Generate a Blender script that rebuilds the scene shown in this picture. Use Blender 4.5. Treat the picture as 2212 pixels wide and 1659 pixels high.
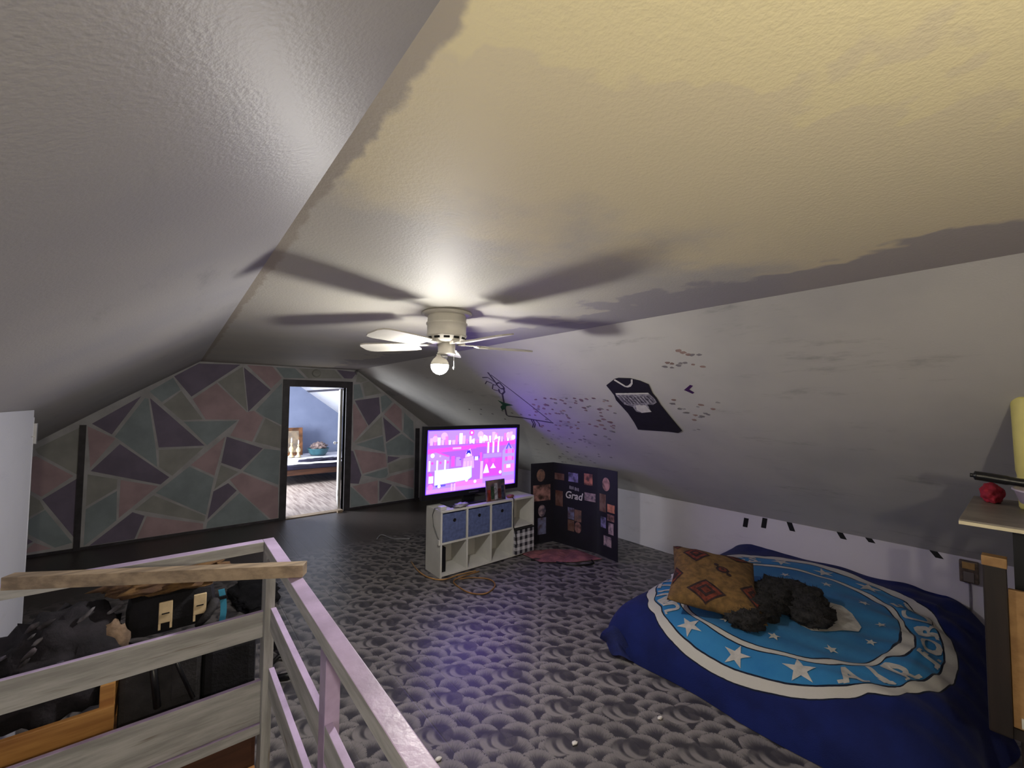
import bpy, bmesh, math, random
from mathutils import Vector, Matrix, noise
random.seed(7)
SC = bpy.context.scene
for _o in list(bpy.data.objects): bpy.data.objects.remove(_o)
COL = SC.collection
PI = math.pi
# ------------------------------------------------------------------ camera
CAM_H = 1.64
def make_camera():
    yaw, pitch, roll, f = 0.678533, 0.0455985, 0.0084054, 902.96
    fw = Vector((math.sin(yaw)*math.cos(pitch), math.cos(yaw)*math.cos(pitch), math.sin(pitch)))
    r = Vector((math.cos(yaw), -math.sin(yaw), 0)); u = r.cross(fw)
    c, s = math.cos(roll), math.sin(roll)
    rr = c*r + s*u; uu = -s*r + c*u
    cd = bpy.data.cameras.new('camera'); cd.sensor_fit = 'HORIZONTAL'; cd.sensor_width = 36
    cd.lens = f/2212*36; cd.clip_start = .02
    o = bpy.data.objects.new('camera', cd); COL.objects.link(o)
    m = Matrix((rr, uu, -fw)).transposed().to_4x4(); m.translation = (0, 0, CAM_H)
    o.matrix_world = m
    SC.camera = o
make_camera()
# ------------------------------------------------------------------ world, exposure, daylight
w = bpy.data.worlds.new('world'); SC.world = w; w.use_nodes = True
w.node_tree.nodes['Background'].inputs[0].default_value = (.5, .6, .8, 1)
w.node_tree.nodes['Background'].inputs[1].default_value = .3
vs = SC.view_settings
vs.view_transform = 'Standard'; vs.look = 'None'; vs.gamma = 1; vs.use_curve_mapping = False
vs.exposure = 2.3
BULB = 165.0          # emission of the fan bulb
LAMP2 = 165.0         # emission of the warm bulb over the stair head
TVS = .5            # brightness of the tv screen
ld = bpy.data.lights.new('daylight', 'AREA'); ld.shape = 'RECTANGLE'; ld.size = 1.0; ld.size_y = 1.3
ld.energy = 48; ld.color = (.93, .96, 1.0)
lo = bpy.data.objects.new('daylight', ld); COL.objects.link(lo)
lo.location = (-.13, 8.7, 1.25); lo.rotation_euler = (0, math.radians(-90+12), 0)   # in the back-room window, aimed into the room

# ------------------------------------------------------------------ helpers
def lin(c):
    return tuple(((x/255)/12.92 if x/255 <= .04045 else ((x/255+.055)/1.055)**2.4) for x in c[:3]) + (1,)
class NT:
    def __init__(s, m): s.t = m.node_tree; s.n = s.t.nodes; s.l = s.t.links
    def new(s, k, **kw):
        x = s.n.new(k)
        for a, b in kw.items(): setattr(x, a, b)
        return x
    def put(s, inp, v):
        if hasattr(v, 'is_linked') or isinstance(v, bpy.types.NodeSocket): s.l.new(v, inp)
        else: inp.default_value = v
    def m(s, op, a, b=0.0, c=0.0):
        x = s.new('ShaderNodeMath', operation=op)
        for i, v in enumerate((a, b, c)): s.put(x.inputs[i], v)
        return x.outputs[0]
    def mixc(s, f, a, b):
        x = s.new('ShaderNodeMix', data_type='RGBA'); s.put(x.inputs[0], f); s.put(x.inputs[6], a); s.put(x.inputs[7], b)
        return x.outputs[2]
    def mixf(s, f, a, b):
        x = s.new('ShaderNodeMix', data_type='FLOAT'); s.put(x.inputs[0], f); s.put(x.inputs[2], a); s.put(x.inputs[3], b)
        return x.outputs[0]
    def ss(s, x, e0, e1):
        r = s.new('ShaderNodeMapRange', interpolation_type='SMOOTHSTEP')
        s.put(r.inputs[0], x); r.inputs[1].default_value = e0; r.inputs[2].default_value = e1
        return r.outputs[0]
    def noise(s, vec, scale, detail=3, rough=.55):
        x = s.new('ShaderNodeTexNoise'); x.inputs['Scale'].default_value = scale; x.inputs['Detail'].default_value = detail
        x.inputs['Roughness'].default_value = rough
        if vec is not None: s.l.new(vec, x.inputs['Vector'])
        return x.outputs['Fac']
    def obj(s): return s.new('ShaderNodeTexCoord').outputs['Object']
    def geo(s): return s.new('ShaderNodeNewGeometry').outputs['Position']
    def mapv(s, vec, scale=(1, 1, 1), rot=(0, 0, 0)):
        x = s.new('ShaderNodeMapping'); s.l.new(vec, x.inputs[0]); x.inputs['Scale'].default_value = scale; x.inputs['Rotation'].default_value = rot
        return x.outputs[0]
    def sep(s, vec):
        x = s.new('ShaderNodeSeparateXYZ'); s.l.new(vec, x.inputs[0]); return x.outputs
    def bump(s, h, strength, dist=.01):
        x = s.new('ShaderNodeBump'); x.inputs['Strength'].default_value = strength; x.inputs['Distance'].default_value = dist
        s.l.new(h, x.inputs['Height']); s.l.new(x.outputs[0], s.b.inputs['Normal'])
def newmat(name):
    m = bpy.data.materials.new(name); m.use_nodes = True
    t = NT(m); t.b = t.n['Principled BSDF']; return m, t
def mat(name, c, rough=.6, var=.12, vs=6., bump=0., bs=60., metal=0., spec=.4, stretch=(1, 1, 1), c2=None, sheen=0.):
    m, t = newmat(name)
    v = t.mapv(t.obj(), stretch)
    if c2 is None: c2 = tuple(x*(1-2.2*var) for x in c)
    f = t.ss(t.noise(v, vs, 4), .3, .7)
    t.put(t.b.inputs['Base Color'], t.mixc(f, lin(c), lin(c2)))
    t.b.inputs['Roughness'].default_value = rough; t.b.inputs['Metallic'].default_value = metal
    t.b.inputs['Specular IOR Level'].default_value = spec
    if sheen: t.b.inputs['Sheen Weight'].default_value = sheen
    if bump: t.bump(t.noise(v, bs, 3), bump)
    return m
def emis(name, c, s):
    m, t = newmat(name); t.b.inputs['Base Color'].default_value = (0, 0, 0, 1)
    t.b.inputs['Emission Color'].default_value = c; t.b.inputs['Emission Strength'].default_value = s
    return m
class MB:
    """collects geometry in world (or local) coordinates; build() links it as one mesh object"""
    def __init__(s): s.bm = bmesh.new(); s.mi = 0
    def face(s, pts):
        f = s.bm.faces.new([s.bm.verts.new(p) for p in pts]); f.material_index = s.mi; return f
    def box(s, x0, x1, y0, y1, z0, z1, bev=0, M=None):
        r = bmesh.ops.create_cube(s.bm, size=1)['verts']
        bmesh.ops.scale(s.bm, vec=(abs(x1-x0), abs(y1-y0), abs(z1-z0)), verts=r)
        bmesh.ops.translate(s.bm, vec=((x0+x1)/2, (y0+y1)/2, (z0+z1)/2), verts=r)
        fs = {f for v in r for f in v.link_faces}
        for f in fs: f.material_index = s.mi
        vs_ = list(r)
        if bev:
            es = list({e for v in r for e in v.link_edges})
            q = bmesh.ops.bevel(s.bm, geom=es, offset=bev, segments=2, affect='EDGES', profile=.6)
            for f in q['faces']: f.material_index = s.mi
            vs_ = list({v for f in q['faces'] for v in f.verts} | {v for v in r if v.is_valid})
        if M is not None:
            for v in vs_: v.co = M @ v.co
        return vs_
    def bar(s, a, b, w, h, bev=.003, up=Vector((0, 0, 1))):
        a = Vector(a); b = Vector(b); d = b-a; L = d.length; d.normalize()
        x = d.cross(up).normalized() if abs(d.dot(up)) < .99 else Vector((1, 0, 0)); z = x.cross(d)
        M = Matrix((x, d, z)).transposed().to_4x4(); M.translation = (a+b)/2
        return s.box(-w/2, w/2, -L/2, L/2, -h/2, h/2, bev, M)
    def lathe(s, prof, c=(0, 0, 0), n=32, M=None, cap=True):
        rings = []
        for r, z in prof:
            rings.append([s.bm.verts.new((c[0]+r*math.cos(2*PI*i/n), c[1]+r*math.sin(2*PI*i/n), c[2]+z)) for i in range(n)])
        for a, b in zip(rings, rings[1:]):
            for i in range(n):
                f = s.bm.faces.new((a[i], a[(i+1) % n], b[(i+1) % n], b[i])); f.smooth = True; f.material_index = s.mi
        if cap:
            for rg in (rings[0][::-1], rings[-1]):
                f = s.bm.faces.new(rg); f.material_index = s.mi
        if M is not None:
            for rg in rings:
                for v in rg: v.co = M @ v.co
    def tube(s, pts, r, n=8, closed=False):
        pts = [Vector(p) for p in pts]; rings = []
        for i, p in enumerate(pts):
            a = pts[max(i-1, 0)]; b = pts[min(i+1, len(pts)-1)]; d = (b-a).normalized()
            x = d.cross(Vector((0, 0, 1))); x = x.normalized() if x.length > 1e-4 else Vector((1, 0, 0)); y = d.cross(x)
            rad = r[i] if isinstance(r, (list, tuple)) else r
            rings.append([s.bm.verts.new(p + x*rad*math.cos(2*PI*k/n) + y*rad*math.sin(2*PI*k/n)) for k in range(n)])
        for a, b in zip(rings, rings[1:]):
            for k in range(n):
                f = s.bm.faces.new((a[k], b[k], b[(k+1) % n], a[(k+1) % n])); f.smooth = True; f.material_index = s.mi
        s.bm.faces.new(rings[0]).material_index = s.mi; s.bm.faces.new(rings[-1][::-1]).material_index = s.mi
    def prism(s, pts, off):
        """extrude polygon pts (3d) by vector off"""
        off = Vector(off); a = [s.bm.verts.new(p) for p in pts]; b = [s.bm.verts.new(Vector(p)+off) for p in pts]
        n = len(a); fs = [s.bm.faces.new(a[::-1]), s.bm.faces.new(b)]
        for i in range(n): fs.append(s.bm.faces.new((a[i], a[(i+1) % n], b[(i+1) % n], b[i])))
        for f in fs: f.material_index = s.mi
        return fs
    def blob(s, c, rad, amp=.25, sc=4., sub=4, seed=0, flat=None, M=None):
        r = bmesh.ops.create_icosphere(s.bm, subdivisions=sub, radius=1)['verts']
        for v in r:
            n = noise.noise(v.co*sc + Vector((seed*7.1, seed*3.3, 0))) + .5*noise.noise(v.co*sc*2.3 + Vector((seed, 9, 4)))
            co = Vector((v.co.x*rad[0], v.co.y*rad[1], v.co.z*rad[2]))*(1+amp*n)
            if M is not None: co = M @ co
            co += Vector(c)
            if flat is not None: co.z = max(co.z, flat)
            v.co = co
            for f in v.link_faces: f.smooth = True; f.material_index = s.mi
    def grid(s, fn, nu, nv, closed=False):
        vv = [[s.bm.verts.new(fn(i/nu, j/nv)) for j in range(nv+1)] for i in range(nu+1)]
        for i in range(nu):
            for j in range(nv):
                f = s.bm.faces.new((vv[i][j], vv[i+1][j], vv[i+1][j+1], vv[i][j+1])); f.smooth = True; f.material_index = s.mi
        return vv
    def build(s, name, mats, parent=None, local=False, fixn=True):
        if fixn: bmesh.ops.recalc_face_normals(s.bm, faces=s.bm.faces)
        me = bpy.data.meshes.new(name); s.bm.to_mesh(me); s.bm.free()
        for m in (mats if isinstance(mats, (list, tuple)) else [mats]): me.materials.append(m)
        o = bpy.data.objects.new(name, me); COL.objects.link(o)
        if parent is not None:
            o.parent = parent
            if not local:
                L = parent.location + (parent.parent.location if parent.parent else Vector())
                me.transform(Matrix.Translation(-L))
        return o
def tag(o, label, cat=None, group=None, kind=None):
    o['label'] = label
    if cat: o['category'] = cat
    if group: o['group'] = group
    if kind: o['kind'] = kind
    return o
def thing(name, loc, label, cat, group=None):
    o = bpy.data.objects.new(name, None); COL.objects.link(o); o.location = loc; o.empty_display_size = .1
    return tag(o, label, cat, group)
def boxo(name, m, parent, *a, **k):
    b = MB(); b.box(*a, **k); return b.build(name, m, parent)
# ------------------------------------------------------------------ materials
def wall_paint(name, c, c2, rough, bumpk, dirt=.5, spec=.4):
    m, t = newmat(name); p = t.geo()
    col = t.mixc(t.ss(t.noise(p, 1.1, 4), .35, .7), lin(c), lin(c2))
    smudge = t.ss(t.noise(t.mapv(p, (3, .8, 3)), 2.2, 6, .7), .56, .8)
    col = t.mixc(t.m('MULTIPLY', smudge, dirt), col, lin(tuple(x*.62 for x in c)))
    t.put(t.b.inputs['Base Color'], col); t.b.inputs['Roughness'].default_value = rough; t.b.inputs['Specular IOR Level'].default_value = spec
    h = t.m('ADD', t.noise(p, 150, 2), t.m('MULTIPLY', t.noise(p, 9, 3), .8))
    t.bump(h, bumpk, .004)
    return m
M_LSL = wall_paint('paint_left_slope', (174, 171, 168), (162, 160, 162), .46, .16, .5, .2)
M_RSL = wall_paint('paint_right_slope', (192, 189, 184), (176, 174, 172), .62, .18, .7)
M_KNEE = wall_paint('paint_knee', (196, 192, 202), (184, 180, 192), .6, .12, .35)
M_WHITE = wall_paint('paint_stair_wall', (198, 199, 206), (186, 188, 198), .55, .12, .25)
M_BLUE = wall_paint('paint_blue_room', (128, 138, 166), (116, 126, 154), .7, .12, .3)
M_BSL = wall_paint('paint_back_slope', (205, 208, 216), (190, 192, 202), .6, .15, .5)
def ceiling_mat():
    m, t = newmat('paint_ceiling'); p = t.geo(); x, y, z = t.sep(p)
    n = t.noise(p, 2.3, 4); n2 = t.noise(p, 14, 4)
    base = t.mixc(t.ss(t.noise(p, 1.4, 4), .35, .7), lin((206, 201, 188)), lin((196, 193, 184)))
    # old cream paint left bare over the near half, with a ragged brushed edge
    e = t.m('ADD', t.m('ADD', t.m('MULTIPLY', n, 1.1), t.m('MULTIPLY', n2, .12)), t.m('MULTIPLY', y, -1))
    cream = t.ss(t.m('ADD', e, t.m('MULTIPLY', x, -.28)), -.72, -.30)
    base = t.mixc(cream, base, lin((236, 224, 188)))
    cream2 = t.ss(t.m('ADD', e, t.m('MULTIPLY', x, -.62)), -.03, .0)
    base = t.mixc(t.m('MULTIPLY', cream2, .8), base, lin((246, 234, 188)))
    # lavender-grey cutting-in along the right fold
    g = t.ss(t.m('ADD', x, t.m('MULTIPLY', t.noise(p, 3.1, 3), .9)), 2.10, 2.16)
    base = t.mixc(t.m('MULTIPLY', g, .75), base, lin((160, 156, 162)))
    # ragged grey filler along the left fold
    s = t.ss(t.m('ADD', t.m('ADD', x, t.m('MULTIPLY', n2, -.05)), t.m('MULTIPLY', n, -.05)), .225, .208)
    base = t.mixc(s, base, lin((182, 173, 158)))
    # dirt in cracks
    cr = t.ss(t.noise(t.mapv(p, (2, .9, 2)), 7, 8, .8), .66, .72)
    base = t.mixc(t.m('MULTIPLY', cr, .35), base, lin((105, 98, 85)))
    t.put(t.b.inputs['Base Color'], base); t.b.inputs['Roughness'].default_value = .62
    t.bump(t.m('ADD', t.noise(p, 120, 2), t.m('ADD', t.m('MULTIPLY', n, 1.2), t.m('MULTIPLY', s, .3))), .25, .004)
    return m
M_CEIL = ceiling_mat()
def floor_mat():
    """printed sheet flooring: overlapping brushed plumes in greys, laid diagonally to the room"""
    m, t = newmat('plume_sheet_flooring'); x, y, z = t.sep(t.geo())
    a = math.radians(43.2); ca, sa = math.cos(a), math.sin(a)
    wob = t.noise(t.geo(), 5, 2)
    u = t.m('ADD', t.m('SUBTRACT', t.m('MULTIPLY', x, ca), t.m('MULTIPLY', y, sa)), t.m('MULTIPLY', wob, .03))
    v = t.m('ADD', t.m('MULTIPLY', x, sa), t.m('MULTIPLY', y, ca))
    W, Hh = .195, .05
    res = None
    for k in (0, 1, 2):
        row = t.m('SUBTRACT', t.m('FLOOR', t.m('DIVIDE', v, Hh)), float(k))
        par = t.m('MULTIPLY', t.m('FLOORED_MODULO', row, 2.0), .5)
        uu = t.m('ADD', t.m('DIVIDE', u, W), par)
        cell = t.m('FLOOR', uu)
        cmb = t.new('ShaderNodeCombineXYZ'); t.put(cmb.inputs[0], t.m('FLOORED_MODULO', cell, 4.0)); t.put(cmb.inputs[1], t.m('FLOORED_MODULO', row, 6.0))
        wn = t.new('ShaderNodeTexWhiteNoise', noise_dimensions='2D'); t.l.new(cmb.outputs[0], wn.inputs['Vector']); rnd = wn.outputs['Value']
        fu = t.m('ADD', t.m('SUBTRACT', t.m('SUBTRACT', uu, cell), .5), t.m('MULTIPLY', t.m('SUBTRACT', rnd, .5), .22))
        rx = t.m('ADD', .47, t.m('MULTIPLY', rnd, .12))
        dx = t.m('DIVIDE', fu, rx)
        dy = t.m('DIVIDE', t.m('SUBTRACT', v, t.m('MULTIPLY', row, Hh)), t.m('ADD', .098, t.m('MULTIPLY', rnd, .05)))
        d = t.m('SQRT', t.m('ADD', t.m('MULTIPLY', dx, dx), t.m('MULTIPLY', dy, dy)))
        ang = t.m('ARCTAN2', dx, dy)
        c3 = t.new('ShaderNodeCombineXYZ'); t.put(c3.inputs[0], t.m('MULTIPLY', ang, 9.)); t.put(c3.inputs[1], t.m('MULTIPLY', d, 1.2)); t.put(c3.inputs[2], t.m('ADD', cell, t.m('MULTIPLY', row, 3.7)))
        streak = t.noise(c3.outputs[0], 3.2, 2)
        dd = t.m('ADD', d, t.m('MULTIPLY', t.m('SUBTRACT', streak, .5), .34))
        val = t.m('MULTIPLY', t.ss(dd, .42, .93), t.m('SUBTRACT', 1.0, t.m('MULTIPLY', t.ss(t.m('ABSOLUTE', ang), .7, 1.7), .75)))
        val = t.m('MULTIPLY', val, t.m('ADD', .7, t.m('MULTIPLY', streak, .55)))
        val = t.m('MULTIPLY', val, t.m('SUBTRACT', 1.0, t.m('MULTIPLY', t.ss(dd, .95, 1.03), .9)))
        inside = t.m('LESS_THAN', d, 1.0)
        res = val if res is None else t.mixf(inside, res, val)
    # paired curled leaves, one per .33 x .25 m repeat
    for (ou, ov, sgn) in ((.10, .02, 1), (.045, .005, 1)):
        fu = t.m('SUBTRACT', t.m('MULTIPLY', t.m('FRACT', t.m('DIVIDE', t.m('ADD', u, ou), .316)), .316), .158)
        fv = t.m('SUBTRACT', t.m('MULTIPLY', t.m('FRACT', t.m('DIVIDE', t.m('ADD', v, ov), .249)), .249), .125)
        e1 = t.m('SQRT', t.m('ADD', t.m('POWER', t.m('ABSOLUTE', t.m('SUBTRACT', fu, .035)), 2.0), t.m('POWER', t.m('ABSOLUTE', fv), 2.0)))
        e2 = t.m('SQRT', t.m('ADD', t.m('POWER', t.m('ABSOLUTE', t.m('SUBTRACT', fu, .062)), 2.0), t.m('POWER', t.m('ABSOLUTE', t.m('SUBTRACT', fv, .012)), 2.0)))
        cres = t.m('MULTIPLY', t.ss(e1, .070, .058), t.ss(e2, .050, .068))
        cres = t.m('MULTIPLY', cres, t.ss(fv, .05, -.03))
        hollow = t.m('MULTIPLY', t.ss(e1, .072, .058), .8)
        res = t.m('MULTIPLY', res, t.m('SUBTRACT', 1.0, hollow))
        res = t.m('ADD', res, t.m('MULTIPLY', cres, 1.0))
    col = t.mixc(t.m('MINIMUM', res, 1.0), lin((55, 53, 58)), lin((128, 123, 122)))
    grime = t.ss(t.noise(t.geo(), 1.3, 4), .4, .75)
    col = t.mixc(t.m('MULTIPLY', grime, .35), col, lin((50, 48, 52)))
    # the strip by the gable wall is plain dark worn sheet
    bare = t.ss(t.m('ADD', y, t.m('MULTIPLY', t.noise(t.geo(), 4, 3), .5)), 4.9, 5.4)
    col = t.mixc(bare, col, lin((74, 68, 66)))
    t.put(t.b.inputs['Base Color'], col)
    t.b.inputs['Roughness'].default_value = .38; t.b.inputs['Specular IOR Level'].default_value = .45
    ridge = t.m('PINGPONG', x, .06)
    t.bump(t.m('ADD', t.m('MULTIPLY', t.noise(t.geo(), 60, 3), .5), t.m('ADD', t.m('MULTIPLY', t.ss(ridge, .0, .006), .5), t.m('MULTIPLY', res, .2))), .35, .003)
    return m
M_FLOOR = floor_mat()
def wood(name, c, c2, rough=.55, axis=0, scale=6, bump=.15):
    m, t = newmat(name); st = [10, 10, 10]; st[axis] = .8
    v = t.mapv(t.obj(), tuple(st)); n = t.noise(v, scale, 5, .6)
    t.put(t.b.inputs['Base Color'], t.mixc(t.ss(n, .32, .7), lin(c), lin(c2)))
    t.b.inputs['Roughness'].default_value = rough; t.bump(n, bump, .004)
    return m
M_BACKFLOOR = wood('back_room_boards', (178, 166, 158), (120, 106, 100), .42, 1, 2.2)
M_PINE = wood('pine', (190, 140, 78), (150, 100, 52), .55, 0, 3)
M_BROWNWOOD = wood('red_brown_wood', (92, 58, 40), (62, 38, 28), .5, 0, 3)
M_OAK = wood('oak_veneer', (158, 122, 78), (134, 100, 62), .5, 0, 2.2, .08)
M_DARKPOST = wood('dark_post', (36, 26, 22), (22, 16, 15), .5, 2, 3)
M_RAWWOOD = wood('raw_plank', (168, 148, 124), (120, 104, 88), .7, 0, 3)
M_LAV = mat('lavender_gloss', (192, 172, 208), .3, .06, 8, .1, 40)
def washed(axis, name):
    m, t = newmat(name); st = [7, 7, 7]; st[axis] = .7
    v = t.mapv(t.obj(), tuple(st)); n = t.noise(v, 3.5, 5, .65); n2 = t.noise(t.mapv(t.obj(), tuple(x*.4 for x in st)), 4, 4, .7)
    c = t.mixc(t.ss(n, .35, .65), lin((186, 185, 183)), lin((148, 147, 144)))
    c = t.mixc(t.ss(n2, .6, .68), c, lin((124, 114, 102)))
    t.put(t.b.inputs['Base Color'], c); t.b.inputs['Roughness'].default_value = .6; t.bump(n, .2, .003); return m
M_WASHX = washed(0, 'whitewashed_wood_x'); M_WASHY = washed(1, 'whitewashed_wood_y'); M_WASHZ = washed(2, 'whitewashed_wood_z')
M_DKTRIM = mat('dark_trim_paint', (74, 70, 76), .4, .1, 10, .1, 40)
M_BLACK = mat('black_plastic', (22, 22, 26), .35, .1)
M_BLKCLOTH = mat('black_cloth', (26, 25, 32), .9, .2, 12, .3, 90)
M_GRYCLOTH = mat('charcoal_cloth', (52, 50, 54), .85, .15, 12, .3, 120)
M_WHITEP = mat('white_laminate', (205, 203, 198), .4, .03, 4)
M_FANW = mat('fan_white_enamel', (226, 222, 212), .35, .03, 6)
M_METAL = mat('brushed_metal', (190, 190, 192), .3, .05, 20, metal=1)
M_BLUEBIN = mat('slate_blue_fabric', (92, 104, 150), .85, .08, 30, .25, 150)
M_CREAM = mat('cream_webbing', (214, 190, 152), .7, .05, 20)
M_CYAN = mat('cyan_strap', (72, 158, 196), .55, .04, 20)
M_WHITE1 = mat('white_print', (214, 210, 206), .8, .04, 20)
M_INK = mat('black_ink', (26, 22, 34), .75, .1, 20)
M_DARK = mat('dark_gap', (18, 17, 18), .8, .1)
# ================================================================== THE SETTING
XL, XR, ZC = .235, 2.08, 2.13          # ceiling folds and height
YF, YB, YE = -2.5, 6.55, 11.1          # wall behind the camera, gable wall with the doorway, far end of the back room
XK, ZK = 4.3, .6                       # right knee wall
XKL = -1.98                            # left knee wall
XS = -.535                             # stair wall
SX0, SX1, SY0, SY1 = XS, .318, -.35, 2.012   # stair opening
def st(o, label): return tag(o, label, kind='structure')
def lz(x): return ZC - .703*(XL-x)     # left slope height
def xr_top(y): return XR + max(0, (y-2.5)/4.05*.1)
b = MB()
for x0, x1, y0, y1 in ((XKL, SX0, YF, YB), (SX1, XK, YF, YB), (SX0, SX1, YF, SY0), (SX0, SX1, SY1, YB)):
    b.box(x0, x1, y0, y1, -.06, 0)
st(b.build('floor', M_FLOOR), 'grey plume-patterned sheet flooring')
b = MB(); b.box(-.6, 4.3, YB, YE, -.06, 0)
st(b.build('floor_back_room', M_BACKFLOOR), 'pale worn floorboards seen through the doorway')
b = MB()
b.prism([(XL, YF, ZC), (XR, YF, ZC), (XR, 2.5, ZC), (xr_top(YB), YB, ZC), (XL, YB, ZC)], (0, 0, .05))
st(b.build('ceiling', M_CEIL), 'flat attic ceiling with cream and grey paint patches')
b = MB()   # right slope, slightly uneven like old board
def rs(u, v):
    y = YF + (YB-YF)*u; xt = xr_top(y); x = xt + (XK-xt)*v; z = ZC + (ZK-ZC)*v
    d = .003*math.sin(y*1.7+1)*math.sin(PI*v)
    return Vector((x, y, z)) + Vector((.5675, 0, .8234))*abs(d)
b.grid(rs, 60, 16)
W_RSL = st(b.build('wall_right_slope', M_RSL), 'pale sloped attic wall on the right')
b = MB()   # left slope
def ls(u, v):
    y = YF + (YB-YF)*u; x = XL + (XKL-XL)*v; z = lz(x)
    d = .010*math.sin(y*1.3)*math.sin(PI*v) + .006*math.sin(y*3.3+x*3)*math.sin(PI*v)
    return Vector((x, y, z)) + Vector((-.575, 0, .818))*abs(d)
b.grid(ls, 60, 16)
st(b.build('wall_left_slope', M_LSL), 'glossy grey sloped attic wall on the left')
b = MB(); b.box(XK, XK+.05, YF, YB, 0, ZK+.03); W_KNEE = st(b.build('wall_right', M_KNEE), 'low white knee wall behind the bed')
b = MB(); b.box(XKL-.05, XKL, YF, YB, 0, lz(XKL)+.03); st(b.build('wall_left', M_KNEE), 'low knee wall at far left')
b = MB(); b.prism([(XKL, YF, 0), (XK, YF, 0), (XK, YF, ZK), (XR, YF, ZC), (XL, YF, ZC), (XKL, YF, lz(XKL))], (0, -.05, 0))
st(b.build('wall_front', M_KNEE), 'gable wall behind the viewer')
b = MB(); b.prism([(XS, YF, -2.4), (XS, 3.08, -2.4), (XS, 3.08, lz(XS)-.003), (XS, YF, lz(XS)-.003)], (-.09, 0, 0))
W_ST = st(b.build('wall_stair', M_WHITE), 'smooth pale wall beside the stairwell')
b = MB(); b.box(XS-.0, XS+.012, 3.081, 3.10, 1.42, 1.52); b.box(XS+.001, XS+.006, 3.05, 3.081, 1.455, 1.46)
b.build('hinge_plate', M_METAL, W_ST)
b = MB(); b.tube([(XS-.004, 3.083, 0.0), (XS-.004, 3.083, 1.55)], .006)
b.build('corner_bead', M_WHITE, W_ST)
# gable wall with doorway
DX0, DX1, DZ = 1.255, 2.03, 1.85
M_LINE = mat('mural_lines', (206, 205, 207), .65, .05, 5)
b = MB()
def zt(x): return lz(x) if x < XL else (ZC if x < xr_top(YB) else ZC - (x-xr_top(YB))*(ZC-ZK)/(XK-xr_top(YB)))
b.prism([(XKL, YB, 0), (DX0, YB, 0), (DX0, YB, ZC+.04), (XL, YB, ZC+.04), (XKL, YB, lz(XKL)+.04)], (0, .1, 0))
b.prism([(DX1, YB, 0), (XK, YB, 0), (XK, YB, ZK+.04), (xr_top(YB), YB, ZC+.04), (DX1, YB, ZC+.04)], (0, .1, 0))
b.prism([(DX0, YB, DZ), (DX1, YB, DZ), (DX1, YB, ZC+.04), (DX0, YB, ZC+.04)], (0, .1, 0))
W_BACK = st(b.build('wall_back', M_LINE), 'gable wall painted with a mural of pastel triangles')
MC = {'P': mat('mural_purple', (138, 127, 150), .6, .05, 4), 'T': mat('mural_teal', (166, 179, 184), .6, .05, 4),
      'G': mat('mural_grey', (180, 180, 175), .6, .05, 4), 'K': mat('mural_pink', (204, 176, 182), .6, .05, 4)}
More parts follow.
